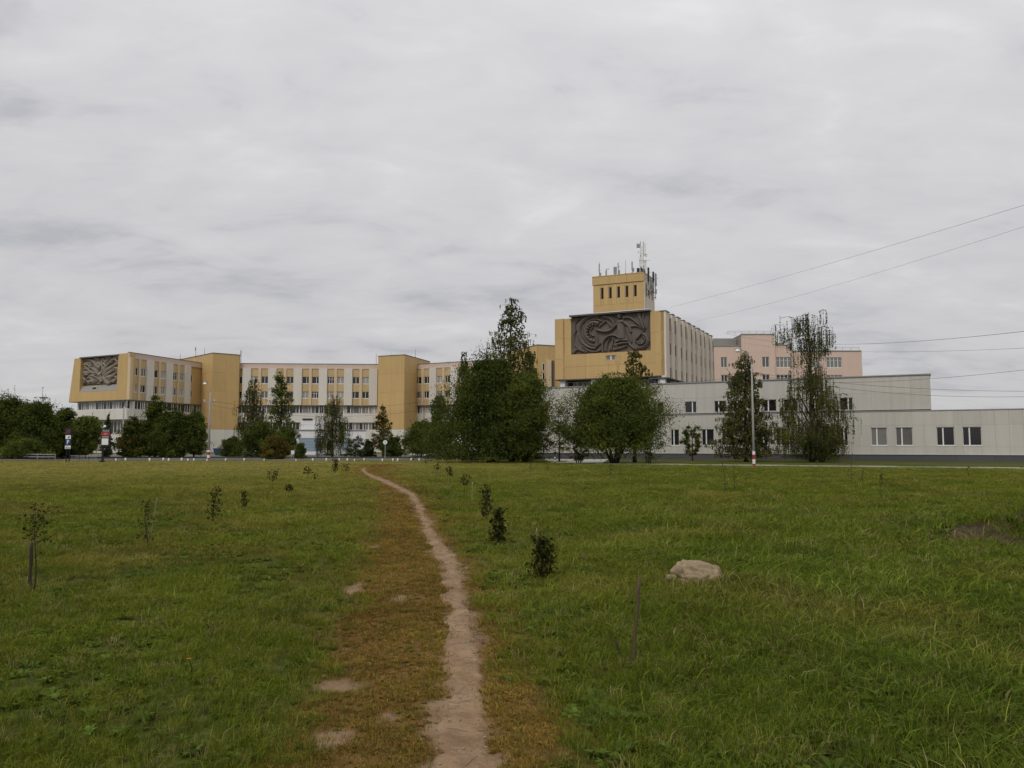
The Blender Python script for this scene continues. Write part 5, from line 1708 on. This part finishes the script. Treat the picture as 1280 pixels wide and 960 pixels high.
def plate(mb, x0, x1, z0, z1, y=-0.06, t=0.02):
    return mb.box(x0, x1, y, y + t, z0, z1)


def parking_sign():
    D = 71.6
    c = at(85.2, 560, D); k = D / FPX
    r = thing('parking_sign', (c.x, D, 0), 'stack of traffic signs with a blue P plate on two posts by the left trees', 'sign')

    def Z(py): return at(85, py, D).z
    for dx in (-0.13, 0.13):
        part('post', MB().tube([(dx, 0, 0), (dx, 0, Z(537))], 0.04, 8), M_BLACK, r)
    part('backing', MB().box(-0.26, 0.26, -0.055, -0.04, Z(561.5), Z(535.5)), M_BLACK, r)
    # round plate with a ring
    zc = (Z(536.2) + Z(543)) / 2
    p = part('round_plate', MB().tube([(0, -0.075, zc), (0, -0.058, zc)], 0.245, 24), mat('dark_red_sign', (0.09, 0.03, 0.035), 0.5, 0.05), r)
    part('inner_disc', MB().tube([(0, -0.084, zc), (0, -0.077, zc)], 0.18, 24), M_BLUE, p)
    part('slash', MB().hexa([(-0.15, -0.092, zc - 0.11), (-0.11, -0.092, zc - 0.15), (-0.11, -0.086, zc - 0.15), (-0.15, -0.086, zc - 0.11), (0.11, -0.092, zc + 0.15), (0.15, -0.092, zc + 0.11), (0.15, -0.086, zc + 0.11), (0.11, -0.086, zc + 0.15)]), M_RED, p)
    # arrow plate
    z0, z1 = Z(548.6), Z(544)
    p = part('arrow_plate', MB().box(-0.235, 0.235, -0.075, -0.058, z0, z1), M_WHITE, r)
    h = z1 - z0
    part('arrow', MB().box(-0.03, 0.12, -0.083, -0.077, z0 + 0.2 * h, z0 + 0.42 * h).box(0.05, 0.12, -0.083, -0.077, z0 + 0.425 * h, z0 + 0.8 * h), M_BLACK, p)
    # P plate
    z0, z1 = Z(556.3), Z(549)
    p = part('parking_plate', MB().box(-0.25, 0.25, -0.075, -0.058, z0, z1), M_BLUE, r)
    h = z1 - z0
    m = MB().box(-0.09, -0.03, -0.084, -0.077, z0 + 0.12 * h, z0 + 0.88 * h)
    ring = []
    cz, ra, rb = z0 + 0.67 * h, 0.21 * h, 0.10 * h
    pts = [(-0.03, cz + (ra + rb) / 2)] + [(0.02 + (ra + rb) / 2 * math.cos(a), cz + (ra + rb) / 2 * math.sin(a)) for a in np.linspace(math.pi / 2, -math.pi / 2, 9)] + [(-0.03, cz - (ra + rb) / 2)]
    for (xa, za), (xb, zb_) in zip(pts, pts[1:]):
        d = Vector((xb - xa, zb_ - za)); n = Vector((-d.y, d.x)).normalized() * 0.03
        m.hexa([(xa - n.x, -0.084, za - n.y), (xb - n.x, -0.084, zb_ - n.y), (xb - n.x, -0.077, zb_ - n.y), (xa - n.x, -0.077, za - n.y),
                (xa + n.x, -0.084, za + n.y), (xb + n.x, -0.084, zb_ + n.y), (xb + n.x, -0.077, zb_ + n.y), (xa + n.x, -0.077, za + n.y)])
    part('letter', m, M_WHITE, p)
    z0, z1 = Z(561), Z(557)
    p = part('extra_plate', MB().box(-0.25, 0.25, -0.075, -0.058, z0, z1), M_WHITE, r)
    h = z1 - z0
    part('pictogram', MB().box(-0.18, -0.06, -0.083, -0.077, z0 + 0.15 * h, z0 + 0.5 * h).box(0.0, 0.2, -0.083, -0.077, z0 + 0.15 * h, z0 + 0.38 * h).box(-0.02, 0.02, -0.083, -0.077, z0 + 0.6 * h, z0 + 0.9 * h), M_BLACK, p)


parking_sign()


def notice_board():
    D = 72.0
    c = at(131.6, 560, D)
    r = thing('notice_board', (c.x, D, 0), 'black notice board with red emblem and white sheet on a single post', 'sign')

    def Z(py): return at(131, py, D).z
    part('post', MB().tube([(-0.25, 0.0, 0), (-0.25, 0.0, Z(558))], 0.06, 8), M_BLACK, r)
    part('foot', MB().box(-0.42, -0.08, -0.12, 0.12, 0, 0.16), M_BLACK, r)
    part('board', MB().box(-0.42, 0.42, -0.05, 0.05, Z(558.5), Z(535.5)), M_BLACK, r)
    m = MB()
    zt = Z(539.8); h = Z(537) - zt
    x = -0.26
    for w in (0.09, 0.05, 0.08, 0.07, 0.06, 0.09):       # a line of worn grey lettering
        m.box(x, x + w, -0.062, -0.052, zt, zt + h * (0.75 + 0.25 * ((w * 100) % 2))); x += w + 0.03
    part('lettering', m, M_METAL, r)
    p = part('red_band', MB().box(-0.40, 0.40, -0.062, -0.052, Z(544.4), Z(540.3)), M_RED, r)
    zc = Z(542.4)
    part('emblem', MB().tube([(0.0, -0.070, zc), (0.0, -0.064, zc)], 0.12, 20).box(-0.26, 0.26, -0.0695, -0.0645, zc - 0.03, zc + 0.03), mat('pale_red_paint', (0.45, 0.18, 0.17), 0.5, 0.05), p)
    part('grey_line', MB().box(-0.32, 0.32, -0.062, -0.052, Z(547), Z(545.2)), M_METAL, r)
    part('white_sheet', MB().box(-0.32, 0.28, -0.064, -0.052, Z(556), Z(548)), M_WHITE, r)
    g = thing('globe_lamp', (c.x - 0.28, D + 0.3, 0), 'white globe lamp on a dark post behind the notice board', 'lamp')
    part('post', MB().tube([(0, 0, 0), (0, 0, Z(534.5))], 0.045, 8), M_BLACK, g)
    part('globe', MB().ball((0, 0, Z(533)), 0.12, 14, 8), M_LAMP, g, smooth=True)


notice_board()


def small_signs():
    D = 104
    c = at(103, 560, D)
    r = thing('road_sign', (c.x, D, 0), 'slim road sign seen from behind between the parking sign and notice board', 'sign')
    part('post', MB().tube([(0, 0, 0), (0, 0, at(103, 551, D).z)], 0.05, 8), M_METAL, r)
    part('plate', MB().box(-0.16, 0.16, -0.08, -0.055, at(0, 558, D).z, at(0, 551.5, D).z), mat('sign_back', (0.12, 0.13, 0.12), 0.5), r)
    D = 92
    c = at(481.5, 560, D)
    r = thing('road_sign', (c.x, D, 0), 'round white road sign on a grey post before the larch', 'sign')
    zc = at(0, 552.9, D).z
    part('post', MB().tube([(0, 0, 0), (0, 0, zc + 0.2)], 0.05, 8), M_METAL, r)
    p = part('disc', MB().tube([(0, -0.09, zc), (0, -0.06, zc)], 0.25, 24), M_WHITE, r)
    part('mark', MB().box(-0.035, 0.035, -0.1, -0.092, zc - 0.12, zc + 0.12), M_METAL, p)
    D = 95
    c = at(397.5, 560, D)
    r = thing('street_light', (c.x, D, 0), 'thin dark street light before the blue grey shutter', 'lamp post', 'lamp posts')
    H = at(0, 540.5, D).z
    part('post', MB().tube([(0, 0, 0), (0, 0, H)], [0.06, 0.045], 8), M_DMET, r)
    part('head', MB().tube([(0, 0, H), (0.2, 0, H + 0.06), (0.5, 0, H)], [0.05, 0.08, 0.05], 8), M_DMET, r)
    D = 88
    c = at(366, 560, D)
    r = thing('small_notice', (c.x, D, 0), 'small square white notice on a low stand before the green bush', 'sign')
    part('plate', MB().box(-0.18, 0.18, -0.03, 0.0, 0.55, 0.98), M_WHITE, r)
    for x in (-0.12, 0.12):
        part('leg', MB().box(x - 0.02, x + 0.02, 0.002, 0.04, 0, 0.95), M_METAL, r)
    D = 75
    c = at(581.5, 560, D)
    r = thing('marker_post', (c.x, D, 0), 'thin white marker post before the biggest tree', 'post')
    part('post', MB().tube([(0, 0, 0), (0, 0, 0.92)], 0.035, 8), M_FRAME, r)
    part('cap', MB().tube([(0, 0, 0.92), (0, 0, 0.97)], [0.04, 0.02], 8), M_METAL, r)
    D = 70
    c = at(693.5, 560, D)
    r = thing('marker_post', (c.x, D, 0), 'short black and white striped post by the paved entrance patch', 'post')
    for i in range(4):
        part('band', MB().tube([(0, 0, i * 0.13 + 0.001), (0, 0, i * 0.13 + 0.129)], 0.06, 10), M_BLACK if i % 2 == 0 else M_WHITE, r)


small_signs()


def guard_rail():
    a = at(-40, 560, 84); b = at(69, 560, 81)
    r = thing('guard_rail', (a.x, a.y, 0), 'low grey metal guard rail before the trees at the left edge', 'railing')
    f = Fr(r, (a.x, a.y), (b.x, b.y))
    for z in (0.32, 0.58):
        f.box('rail', 0, f.L, -0.03, 0.03, z, z + 0.09, M_METAL)
    n = int(f.L / 2)
    for i in range(n + 1):
        x = f.L * i / n
        f.box('post', x - 0.03, x + 0.03, 0.032, 0.09, 0, 0.7, M_METAL)
    a = at(88, 560, 77); b = at(124, 560, 76)
    r = thing('picket_fence', (a.x, a.y, 0), 'knee high metal fence of thin bars between the two signs', 'fence')
    f = Fr(r, (a.x, a.y), (b.x, b.y))
    for z in (0.12, 0.55):
        f.box('rail', 0, f.L, -0.015, 0.015, z, z + 0.03, M_METAL)
    n = 22
    for i in range(n):
        x = 0.05 + (f.L - 0.1) * i / (n - 1)
        f.box('picket', x - 0.012, x + 0.012, -0.03, -0.016, 0.0, 0.6, M_METAL if i % 7 else M_DMET)


guard_rail()


def bollards():
    mb = MB().tube([(0, 0, 0), (0, 0, 0.22), (0, 0, 0.32), (0, 0, 0.36)], [0.10, 0.095, 0.075, 0.02], 10)
    me = mb.mesh('bollard', M_WHITE, True)
    spots = [145, 157, 187, 204, 211, 227, 235, 242, 259, 282, 305, 330, 370, 391, 408, 424, 434, 443, 455, 478, 491, 497, 514, 524, 553, 571]
    near = ['right of the notice board', 'before the brownish green tree', 'below the tallest tree of the dark row', 'left of a closely set pair below the dark row', 'right of that close pair below the dark row', 'below the middle tree of the dark row',
            'below the right flank of the middle dark tree', 'before the rounded tree by the banded pole', 'at the foot of the banded pole', 'left of the dark rounded bush', 'before the wooden bench', 'left of the olive brown bush',
            'right of the olive brown bush', 'before the thin dark street light', 'left of the weeping birch by the yard', 'right of the weeping birch by the yard', 'left before the bluish thin bush', 'before the bluish thin bush',
            'before the greyish bush', 'at the foot of the round white road sign', 'before the dark bush by the second stair tower', 'right of the dark bush by the second stair tower', 'before the left end of the white container', 'before the right end of the white container',
            'under the loose olive birch', 'left of the thin white marker post']
    for i, px in enumerate(spots):
        D = 77.5 + 1.2 * math.sin(px * 1.3)
        if px > 470: D -= 1.5
        p = at(px, 575, D)
        o = link('kerb_bollard', me, None, (p.x, D, 0.0))
        o.rotation_euler = (0.08 * math.sin(px), 0.08 * math.cos(px * 2.1), 0)
        s = 0.6 + 0.35 * ((px * 7) % 10) / 10
        o.scale = (s, s, s)
        tag(o, 'small white kerb stone ' + near[i], 'bollard', 'white kerb stones')
    D = 76
    p = at(593, 575, D)
    bm = bmesh.new(); bmesh.ops.create_icosphere(bm, subdivisions=2, radius=0.2)
    for v in bm.verts:
        v.co *= 1 + 0.2 * mnoise.noise(v.co * 9)
        v.co.z = v.co.z * 1.2 + 0.2
    me = bpy.data.meshes.new('whitewashed_boulder'); bm.to_mesh(me); bm.free(); me.materials.append(M_WHITE)
    tag(link('whitewashed_boulder', me, None, (p.x, D, 0)), 'larger whitewashed boulder at the foot of the biggest tree', 'stone')


bollards()


def bench():
    D = 95
    p = at(304.5, 565, D)
    r = thing('park_bench', (p.x, D, 0.12), 'dark wooden bench without back beside the rounded bush', 'bench')
    for i in range(3):
        part('seat_slat', MB().box(0, 1.45, i * 0.14, i * 0.14 + 0.11, 0.42, 0.47), M_DMET, r)
    for x in (0.1, 1.25):
        part('leg', MB().box(x, x + 0.1, 0.02, 0.38, 0, 0.418), M_DMET, r)


bench()


# ------------------------------------------------------------------ overhead wires
def wire(label, a, b, sag, rad=0.02):
    n = 28
    pts = []
    for i in range(n + 1):
        t = i / n
        p = a.lerp(b, t)
        p.z -= sag * 4 * t * (1 - t)
        pts.append(p)
    o = part('overhead_wire', MB().tube(pts, rad * 0.62, 5), M_DMET, None, smooth=True)
    tag(o, label, 'wire', 'overhead wires')


wire('uppermost overhead wire climbing from the relief block to the right edge', at(838, 384, 105.5), at(1330, 241, 48), 0.25, 0.016)
wire('second highest overhead wire climbing to the right edge', at(868, 402, 118), at(1330, 267, 50), 0.5, 0.013)
wire('dark thick wire sagging past the pink roof', at(905, 416, 150), at(1340, 407, 55), 1.75, 0.028)
wire('thin wire just below the thick dark one by the pink building', at(905, 424, 150), at(1340, 432, 55), 1.25, 0.018)
wire('wire crossing the roof corner of the two storey annex', at(945, 475, 92), at(1340, 455, 58), 0.75, 0.022)
pole_top = Vector((at(942, 560, 58.4).x, 58.3, 6.95))
wire('wire from the lamp post sagging right along the annex', pole_top, at(1420, 486, 50), 0.62, 0.017)
wire('lower twin wire from the lamp post towards the right edge', pole_top + Vector((0, 0, -0.1)), at(1420, 488, 49), 0.95, 0.017)
wire('wire from the lamp post back to the relief block', pole_top, at(822, 474, 100), 0.5, 0.017)
wp = at(262, 501, 82)
wire('upper wire between the banded pole and the biggest tree', wp, at(612, 487, 78), 1.35, 0.017)
wire('lower wire between the banded pole and the biggest tree', wp + Vector((0.4, 0, -0.5)), at(612, 497, 79), 1.5, 0.017)


# ------------------------------------------------------------------ grass: tufts set on points, the points drawn here
def tuft_mesh(name, seed, n, h, w, spread, curl, m):
    rs = np.random.RandomState(seed)
    mb = MB()
    tint = []
    for i in range(n):
        a = rs.uniform(0, 2 * np.pi); d = spread * math.sqrt(rs.uniform())
        bx, by = d * math.cos(a), d * math.sin(a)
        hh = h * rs.uniform(0.45, 1.15); cu = curl * rs.uniform(0.3, 1.4) * hh
        da = a + rs.normal(0, 0.9); dx, dy = math.cos(da), math.sin(da)
        fa = rs.uniform(0, 2 * np.pi); sx, sy = math.cos(fa) * w / 2, math.sin(fa) * w / 2
        b = len(mb.v)
        mb.v += [(bx - sx, by - sy, -0.01), (bx + sx, by + sy, -0.01),
                 (bx + dx * cu * 0.3 + sx * 0.8, by + dy * cu * 0.3 + sy * 0.8, hh * 0.6), (bx + dx * cu * 0.3 - sx * 0.8, by + dy * cu * 0.3 - sy * 0.8, hh * 0.6),
                 (bx + dx * cu, by + dy * cu, hh * (1 - 0.25 * min(1, cu / hh)))]
        mb.f += [(b, b + 1, b + 2, b + 3), (b + 3, b + 2, b + 4)]
        tint += [rs.uniform()] * 5
    me = mb.mesh(name, m)
    at_ = me.attributes.new('tint', 'FLOAT', 'POINT'); at_.data.foreach_set('value', np.array(tint, dtype=np.float32))
    return me


def rosette_mesh(name, seed, n, r, w, m):
    rs = np.random.RandomState(seed)
    mb = MB(); tint = []
    for i in range(n):
        a = i * 2.4 + rs.uniform(0, 0.5); L = r * rs.uniform(0.6, 1.2); up = rs.uniform(0.15, 0.9)
        dx, dy = math.cos(a), math.sin(a); sx, sy = -dy * w * L, dx * w * L
        b = len(mb.v)
        z1, z2 = L * up * 0.7, L * up * 0.75
        mb.v += [(0, 0, 0), (dx * L * 0.5 + sx, dy * L * 0.5 + sy, z1), (dx * L, dy * L, z2), (dx * L * 0.5 - sx, dy * L * 0.5 - sy, z1)]
        mb.f.append((b, b + 1, b + 2, b + 3)); tint += [rs.uniform()] * 4
    me = mb.mesh(name, m)
    at_ = me.attributes.new('tint', 'FLOAT', 'POINT'); at_.data.foreach_set('value', np.array(tint, dtype=np.float32))
    return me


def grass_material(name):
    m = bpy.data.materials.new(name)
    m.use_nodes = True
    n, l = m.node_tree.nodes, m.node_tree.links
    out = n['Material Output']
    n.remove(n['Principled BSDF'])
    p = N(n, 'ShaderNodeBsdfDiffuse')
    a = N(n, 'ShaderNodeAttribute'); a.attribute_type = 'INSTANCER'; a.attribute_name = 'col'
    t = N(n, 'ShaderNodeAttribute'); t.attribute_name = 'tint'
    ma = N(n, 'ShaderNodeMath', operation='MULTIPLY_ADD'); ma.inputs[1].default_value = 0.95; ma.inputs[2].default_value = 0.55
    l.new(t.outputs['Fac'], ma.inputs[0])
    sc = N(n, 'ShaderNodeVectorMath', operation='SCALE'); l.new(a.outputs['Color'], sc.inputs[0]); l.new(ma.outputs[0], sc.inputs['Scale'])
    l.new(sc.outputs[0], p.inputs['Color'])
    tr = N(n, 'ShaderNodeBsdfTranslucent'); l.new(sc.outputs[0], tr.inputs['Color'])
    ms = N(n, 'ShaderNodeMixShader'); ms.inputs[0].default_value = 0.25
    l.new(p.outputs[0], ms.inputs[1]); l.new(tr.outputs[0], ms.inputs[2]); l.new(ms.outputs[0], out.inputs['Surface'])
    return m


M_GRASS = grass_material('grass_blades')


def scatter(name, label, pts, scale, rot, kind, col, meshes):
    """one object: a cloud of points, each carrying a tuft"""
    coll = bpy.data.collections.new(name + '_tufts')
    for i, me in enumerate(meshes):
        o = bpy.data.objects.new('%s_tuft_%02d' % (name, i), me); coll.objects.link(o)
    me = bpy.data.meshes.new(name)
    me.vertices.add(len(pts)); me.vertices.foreach_set('co', pts.astype(np.float32).ravel())
    a = me.attributes.new('size', 'FLOAT_VECTOR', 'POINT'); a.data.foreach_set('vector', scale.astype(np.float32).ravel())
    a = me.attributes.new('turn', 'FLOAT_VECTOR', 'POINT'); a.data.foreach_set('vector', rot.astype(np.float32).ravel())
    a = me.attributes.new('which', 'INT', 'POINT'); a.data.foreach_set('value', kind.astype(np.int32))
    a = me.attributes.new('col', 'FLOAT_COLOR', 'POINT'); a.data.foreach_set('color', np.concatenate([col, np.ones((len(col), 1))], 1).astype(np.float32).ravel())
    me.materials.append(M_GRASS)
    o = link(name, me)
    ng = bpy.data.node_groups.new(name + '_nodes', 'GeometryNodeTree')
    ng.interface.new_socket('Geometry', in_out='INPUT', socket_type='NodeSocketGeometry')
    ng.interface.new_socket('Geometry', in_out='OUTPUT', socket_type='NodeSocketGeometry')
    n, l = ng.nodes, ng.links
    gi, go = n.new('NodeGroupInput'), n.new('NodeGroupOutput')
    ci = n.new('GeometryNodeCollectionInfo'); ci.inputs['Collection'].default_value = coll
    ci.inputs['Separate Children'].default_value = True; ci.inputs['Reset Children'].default_value = True
    ip = n.new('GeometryNodeInstanceOnPoints'); ip.inputs['Pick Instance'].default_value = True

    def na(nm, ty):
        q = n.new('GeometryNodeInputNamedAttribute'); q.data_type = ty; q.inputs['Name'].default_value = nm; return q.outputs['Attribute']
    l.new(gi.outputs[0], ip.inputs['Points']); l.new(ci.outputs[0], ip.inputs['Instance'])
    l.new(na('which', 'INT'), ip.inputs['Instance Index']); l.new(na('turn', 'FLOAT_VECTOR'), ip.inputs['Rotation']); l.new(na('size', 'FLOAT_VECTOR'), ip.inputs['Scale'])
    l.new(ip.outputs[0], go.inputs[0])
    md = o.modifiers.new('tufts', 'NODES'); md.node_group = ng
    tag(o, label, 'grass', kind='stuff')
    return o


def sow(n, dmin, dmax, power, rs, half=0.80):
    """random points over the field in a wide fan, thinning with distance"""
    u = rs.uniform(0, 1, n)
    e = 2 - power
    d = (dmin ** e + u * (dmax ** e - dmin ** e)) ** (1 / e)
    x = rs.uniform(-1, 1, n) * (half * d + 1.2)
    return x, d


def build_grass():
    rs = np.random.RandomState(77)
    x, y = sow(290000, 2.2, 84, 1.52, rs)
    ok = (path_mask(x, y) < 0.20 * rs.uniform(0, 1, len(x)) ** 2.5 - 0.02)
    br = brown_mask(x, y); ba = bare_mask(x, y)
    ok &= rs.uniform(0, 1, len(x)) > ba * 0.86
    ok &= rs.uniform(0, 1, len(x)) < np.clip(0.62 + 0.3 * br + 2.2 * (vnoise(x, y, 0.42, 91, 2) - 0.45), 0.25 + 0.3 * br, 1)
    edge = ground(750, 580).y
    line = np.where(x > 5, 66.5 - 0.40 * (x - 5), 76.5)
    ok &= y < line
    st = ground(871, 726)
    ok &= ((x - st.x) / 0.30) ** 2 + ((y - st.y - 0.18) / 0.16) ** 2 > 1
    x, y, br = x[ok], y[ok], br[ok]
    n = len(x)
    md = mound_h(x, y)
    mk = md > 0.04
    drop = mk & (rs.uniform(0, 1, n) < 0.35 + 0.60 * (vnoise(x, y, 0.45, 81) > 0.52))
    x, y, br, md = x[~drop], y[~drop], br[~drop], md[~drop]
    n = len(x)
    trampled = rs.uniform(0, 1, n) < br
    dry = dry_field(x, y)
    big = vnoise(x, y, 2.6, 51); small = vnoise(x, y, 0.7, 52)
    lush = np.clip((x - 0.3) / 2.5, 0, 1) * np.clip(1.25 - y / 26, 0.1, 1)
    pts = np.stack([x, y, hgt(x, y) + np.maximum(md, 0)], 1)
    rot = np.stack([rs.normal(0, 0.12, n), rs.normal(0, 0.12, n), rs.uniform(0, 6.28, n)], 1)
    far = np.clip(y / 5.0, 0.75, None) ** 0.50
    green_a, green_b = np.array([0.096, 0.130, 0.014]), np.array([0.182, 0.204, 0.027])
    drycol = np.array([0.330, 0.295, 0.066])
    lushc = np.array([0.080, 0.132, 0.018])
    k = np.clip(big * 0.9 + rs.normal(0, 0.2, n), 0, 1)[:, None]
    col = green_a * (1 - k) + green_b * k
    col = col * (1 - 0.6 * lush[:, None]) + lushc * 0.6 * lush[:, None]
    # olive and dead patches, more of them left of the path
    left = np.clip((1.0 - x) / 4, 0, 1)
    ol = np.clip((vnoise(x, y, 1.9, 53) - 0.54 + 0.12 * left) * 4.0 + rs.normal(0, 0.22, n), 0, 1)[:, None]
    col = col * (1 - 0.75 * ol) + np.array([0.190, 0.165, 0.036]) * 0.75 * ol
    dk = np.clip((vnoise(x, y, 1.1, 54) - 0.60) * 6, 0, 1)[:, None]
    col = col * (1 - 0.5 * dk) + np.array([0.050, 0.086, 0.016]) * 0.5 * dk
    dd = np.clip(dry + 0.35 * (rs.uniform(0, 1, n) < 0.12), 0, 1)[:, None]
    col = col * (1 - dd) + drycol * dd
    straw = (rs.uniform(0, 1, n) < 0.07)[:, None]
    col = np.where(straw, np.array([0.24, 0.20, 0.085]), col)
    # brownish tufts on the trampled strip
    kb = np.clip(small + rs.normal(0, 0.22, n), 0, 1)[:, None]
    bcol = np.array([0.150, 0.092, 0.023]) * (1 - kb) + np.array([0.285, 0.200, 0.046]) * kb
    greenish = (rs.uniform(0, 1, n) < 0.18)[:, None]
    bcol = np.where(greenish, np.array([0.145, 0.145, 0.028]), bcol)
    col = np.where(trampled[:, None], bcol, col)
    col *= rs.uniform(0.72, 1.25, n)[:, None] * (0.80 + 0.4 * vnoise(x, y, 1.1, 61))[:, None]
    size = (0.42 + 0.55 * big + 0.75 * lush) * rs.uniform(0.65, 1.3, n) * far * (1 - 0.40 * dry)
    size = np.where(trampled, rs.uniform(0.55, 1.0, n) * far * 0.9, size)
    hz = np.clip(size / far * np.clip(1.12 - y / 90, 0.55, 1) * (0.95 + 0.35 * far * np.clip(y / 30, 0, 0.5)), 0.3, 2.2)
    size = np.stack([size, size, hz], 1)
    kind = rs.randint(0, 6, n)
    weed = rs.uniform(0, 1, n) < (0.07 + 0.22 * (vnoise(x, y, 1.6, 71) > 0.58)) * np.clip(1.6 - y / 20, 0, 1)
    kind = np.where(weed, rs.randint(6, 8, n), kind)
    wc = np.array([0.085, 0.125, 0.022]) * rs.uniform(0.7, 1.25, n)[:, None]
    col = np.where(weed[:, None] & ~trampled[:, None], wc, col)
    g = ~trampled
    tufts = [tuft_mesh('tuft', 200 + i, 20, (0.085, 0.10, 0.075, 0.115, 0.09, 0.13)[i], 0.0046, 0.07, (0.7, 1.1, 0.8, 0.9, 1.5, 1.0)[i], M_GRASS) for i in range(6)]
    tufts += [rosette_mesh('rosette', 230, 9, 0.085, 0.22, M_GRASS), rosette_mesh('rosette', 231, 14, 0.06, 0.26, M_GRASS)]
    scatter('grass', 'green and yellowing grass with weeds covering the field', pts[g], size[g], rot[g], kind[g], col[g], tufts)
    low = [tuft_mesh('tuft', 260 + i, 24, (0.035, 0.045, 0.03)[i], 0.0045, 0.08, (1.2, 1.6, 1.4)[i], M_GRASS) for i in range(2)] + [rosette_mesh('rosette', 270, 18, 0.04, 0.13, M_GRASS)]
    t = trampled
    scatter('trampled_grass', 'short rusty brown trampled growth along both sides of the footpath', pts[t], size[t], rot[t], rs.randint(0, 3, t.sum()), col[t], low)


build_grass()


def weeds():
    """taller weeds round the stone, the stake and the mound"""
    rs = np.random.RandomState(9)
    x, y = [], []
    for px, py, w, h, n in ((800, 780, 120, 50, 70), (870, 738, 60, 10, 40), (1225, 706, 110, 20, 70), (1130, 730, 120, 40, 40), (690, 760, 80, 40, 60), (960, 880, 240, 90, 160), (640, 690, 60, 20, 40), (60, 740, 60, 14, 30), (1190, 860, 160, 120, 110), (760, 900, 60, 60, 50), (120, 900, 160, 80, 60)):
        for i in range(n):
            g = ground(px + rs.normal(0, w * 0.4), min(985, py + rs.normal(0, h * 0.4)))
            x.append(g.x); y.append(g.y)
    x, y = np.array(x), np.array(y)
    ok = (path_mask(x, y) < -0.3)
    x, y = x[ok], y[ok]; n = len(x)
    pts = np.stack([x, y, hgt(x, y) + np.maximum(mound_h(x, y), 0)], 1)
    col = np.array([0.080, 0.122, 0.022]) * rs.uniform(0.7, 1.35, n)[:, None] + rs.uniform(0, 0.02, (n, 1)) * np.array([1, .9, .4])
    rot = np.stack([rs.normal(0, 0.2, n), rs.normal(0, 0.2, n), rs.uniform(0, 6.28, n)], 1)
    ms = [rosette_mesh('rosette', 300, 14, 0.10, 0.24, M_GRASS), rosette_mesh('rosette', 301, 20, 0.08, 0.2, M_GRASS), tuft_mesh('tuft', 302, 14, 0.2, 0.006, 0.05, 0.7, M_GRASS)]
    scatter('weeds', 'taller leafy weeds in clumps round the stone, stake and earth mound', pts, np.repeat(rs.uniform(0.35, 0.85, n)[:, None], 3, 1), rot, rs.randint(0, 3, n), col, ms)


weeds()


def litter():
    """pale straws and grit lying on the dirt path"""
    rs = np.random.RandomState(4)
    mb = MB()
    for i in range(60):
        y = rs.uniform(3.0, 12); l, r = np.interp(y, PY_, PL_), np.interp(y, PY_, PR_)
        x = rs.uniform(l, r); a = rs.uniform(0, 3.14); L = rs.uniform(0.02, 0.10)
        z = zg(x, y) + 0.017
        mb.tube([(x - math.cos(a) * L, y - math.sin(a) * L, z), (x, y, z + 0.004), (x + math.cos(a) * L, y + math.sin(a) * L, z)], 0.0022, 4)
    for i in range(260):
        y = rs.uniform(3.0, 14); l, r = np.interp(y, PY_, PL_), np.interp(y, PY_, PR_)
        x = rs.uniform(l, r); s = rs.uniform(0.004, 0.011)
        mb.ball((x, y, zg(x, y) + 0.014), s, 5, 3, (1, 1, 0.7))
    o = part('litter', mb, mat('straw_and_grit', (0.26, 0.215, 0.16), 0.95, 0.35, 30), None)
    tag(o, 'pale straws and grit scattered on the dirt footpath', 'litter', kind='stuff')


litter()
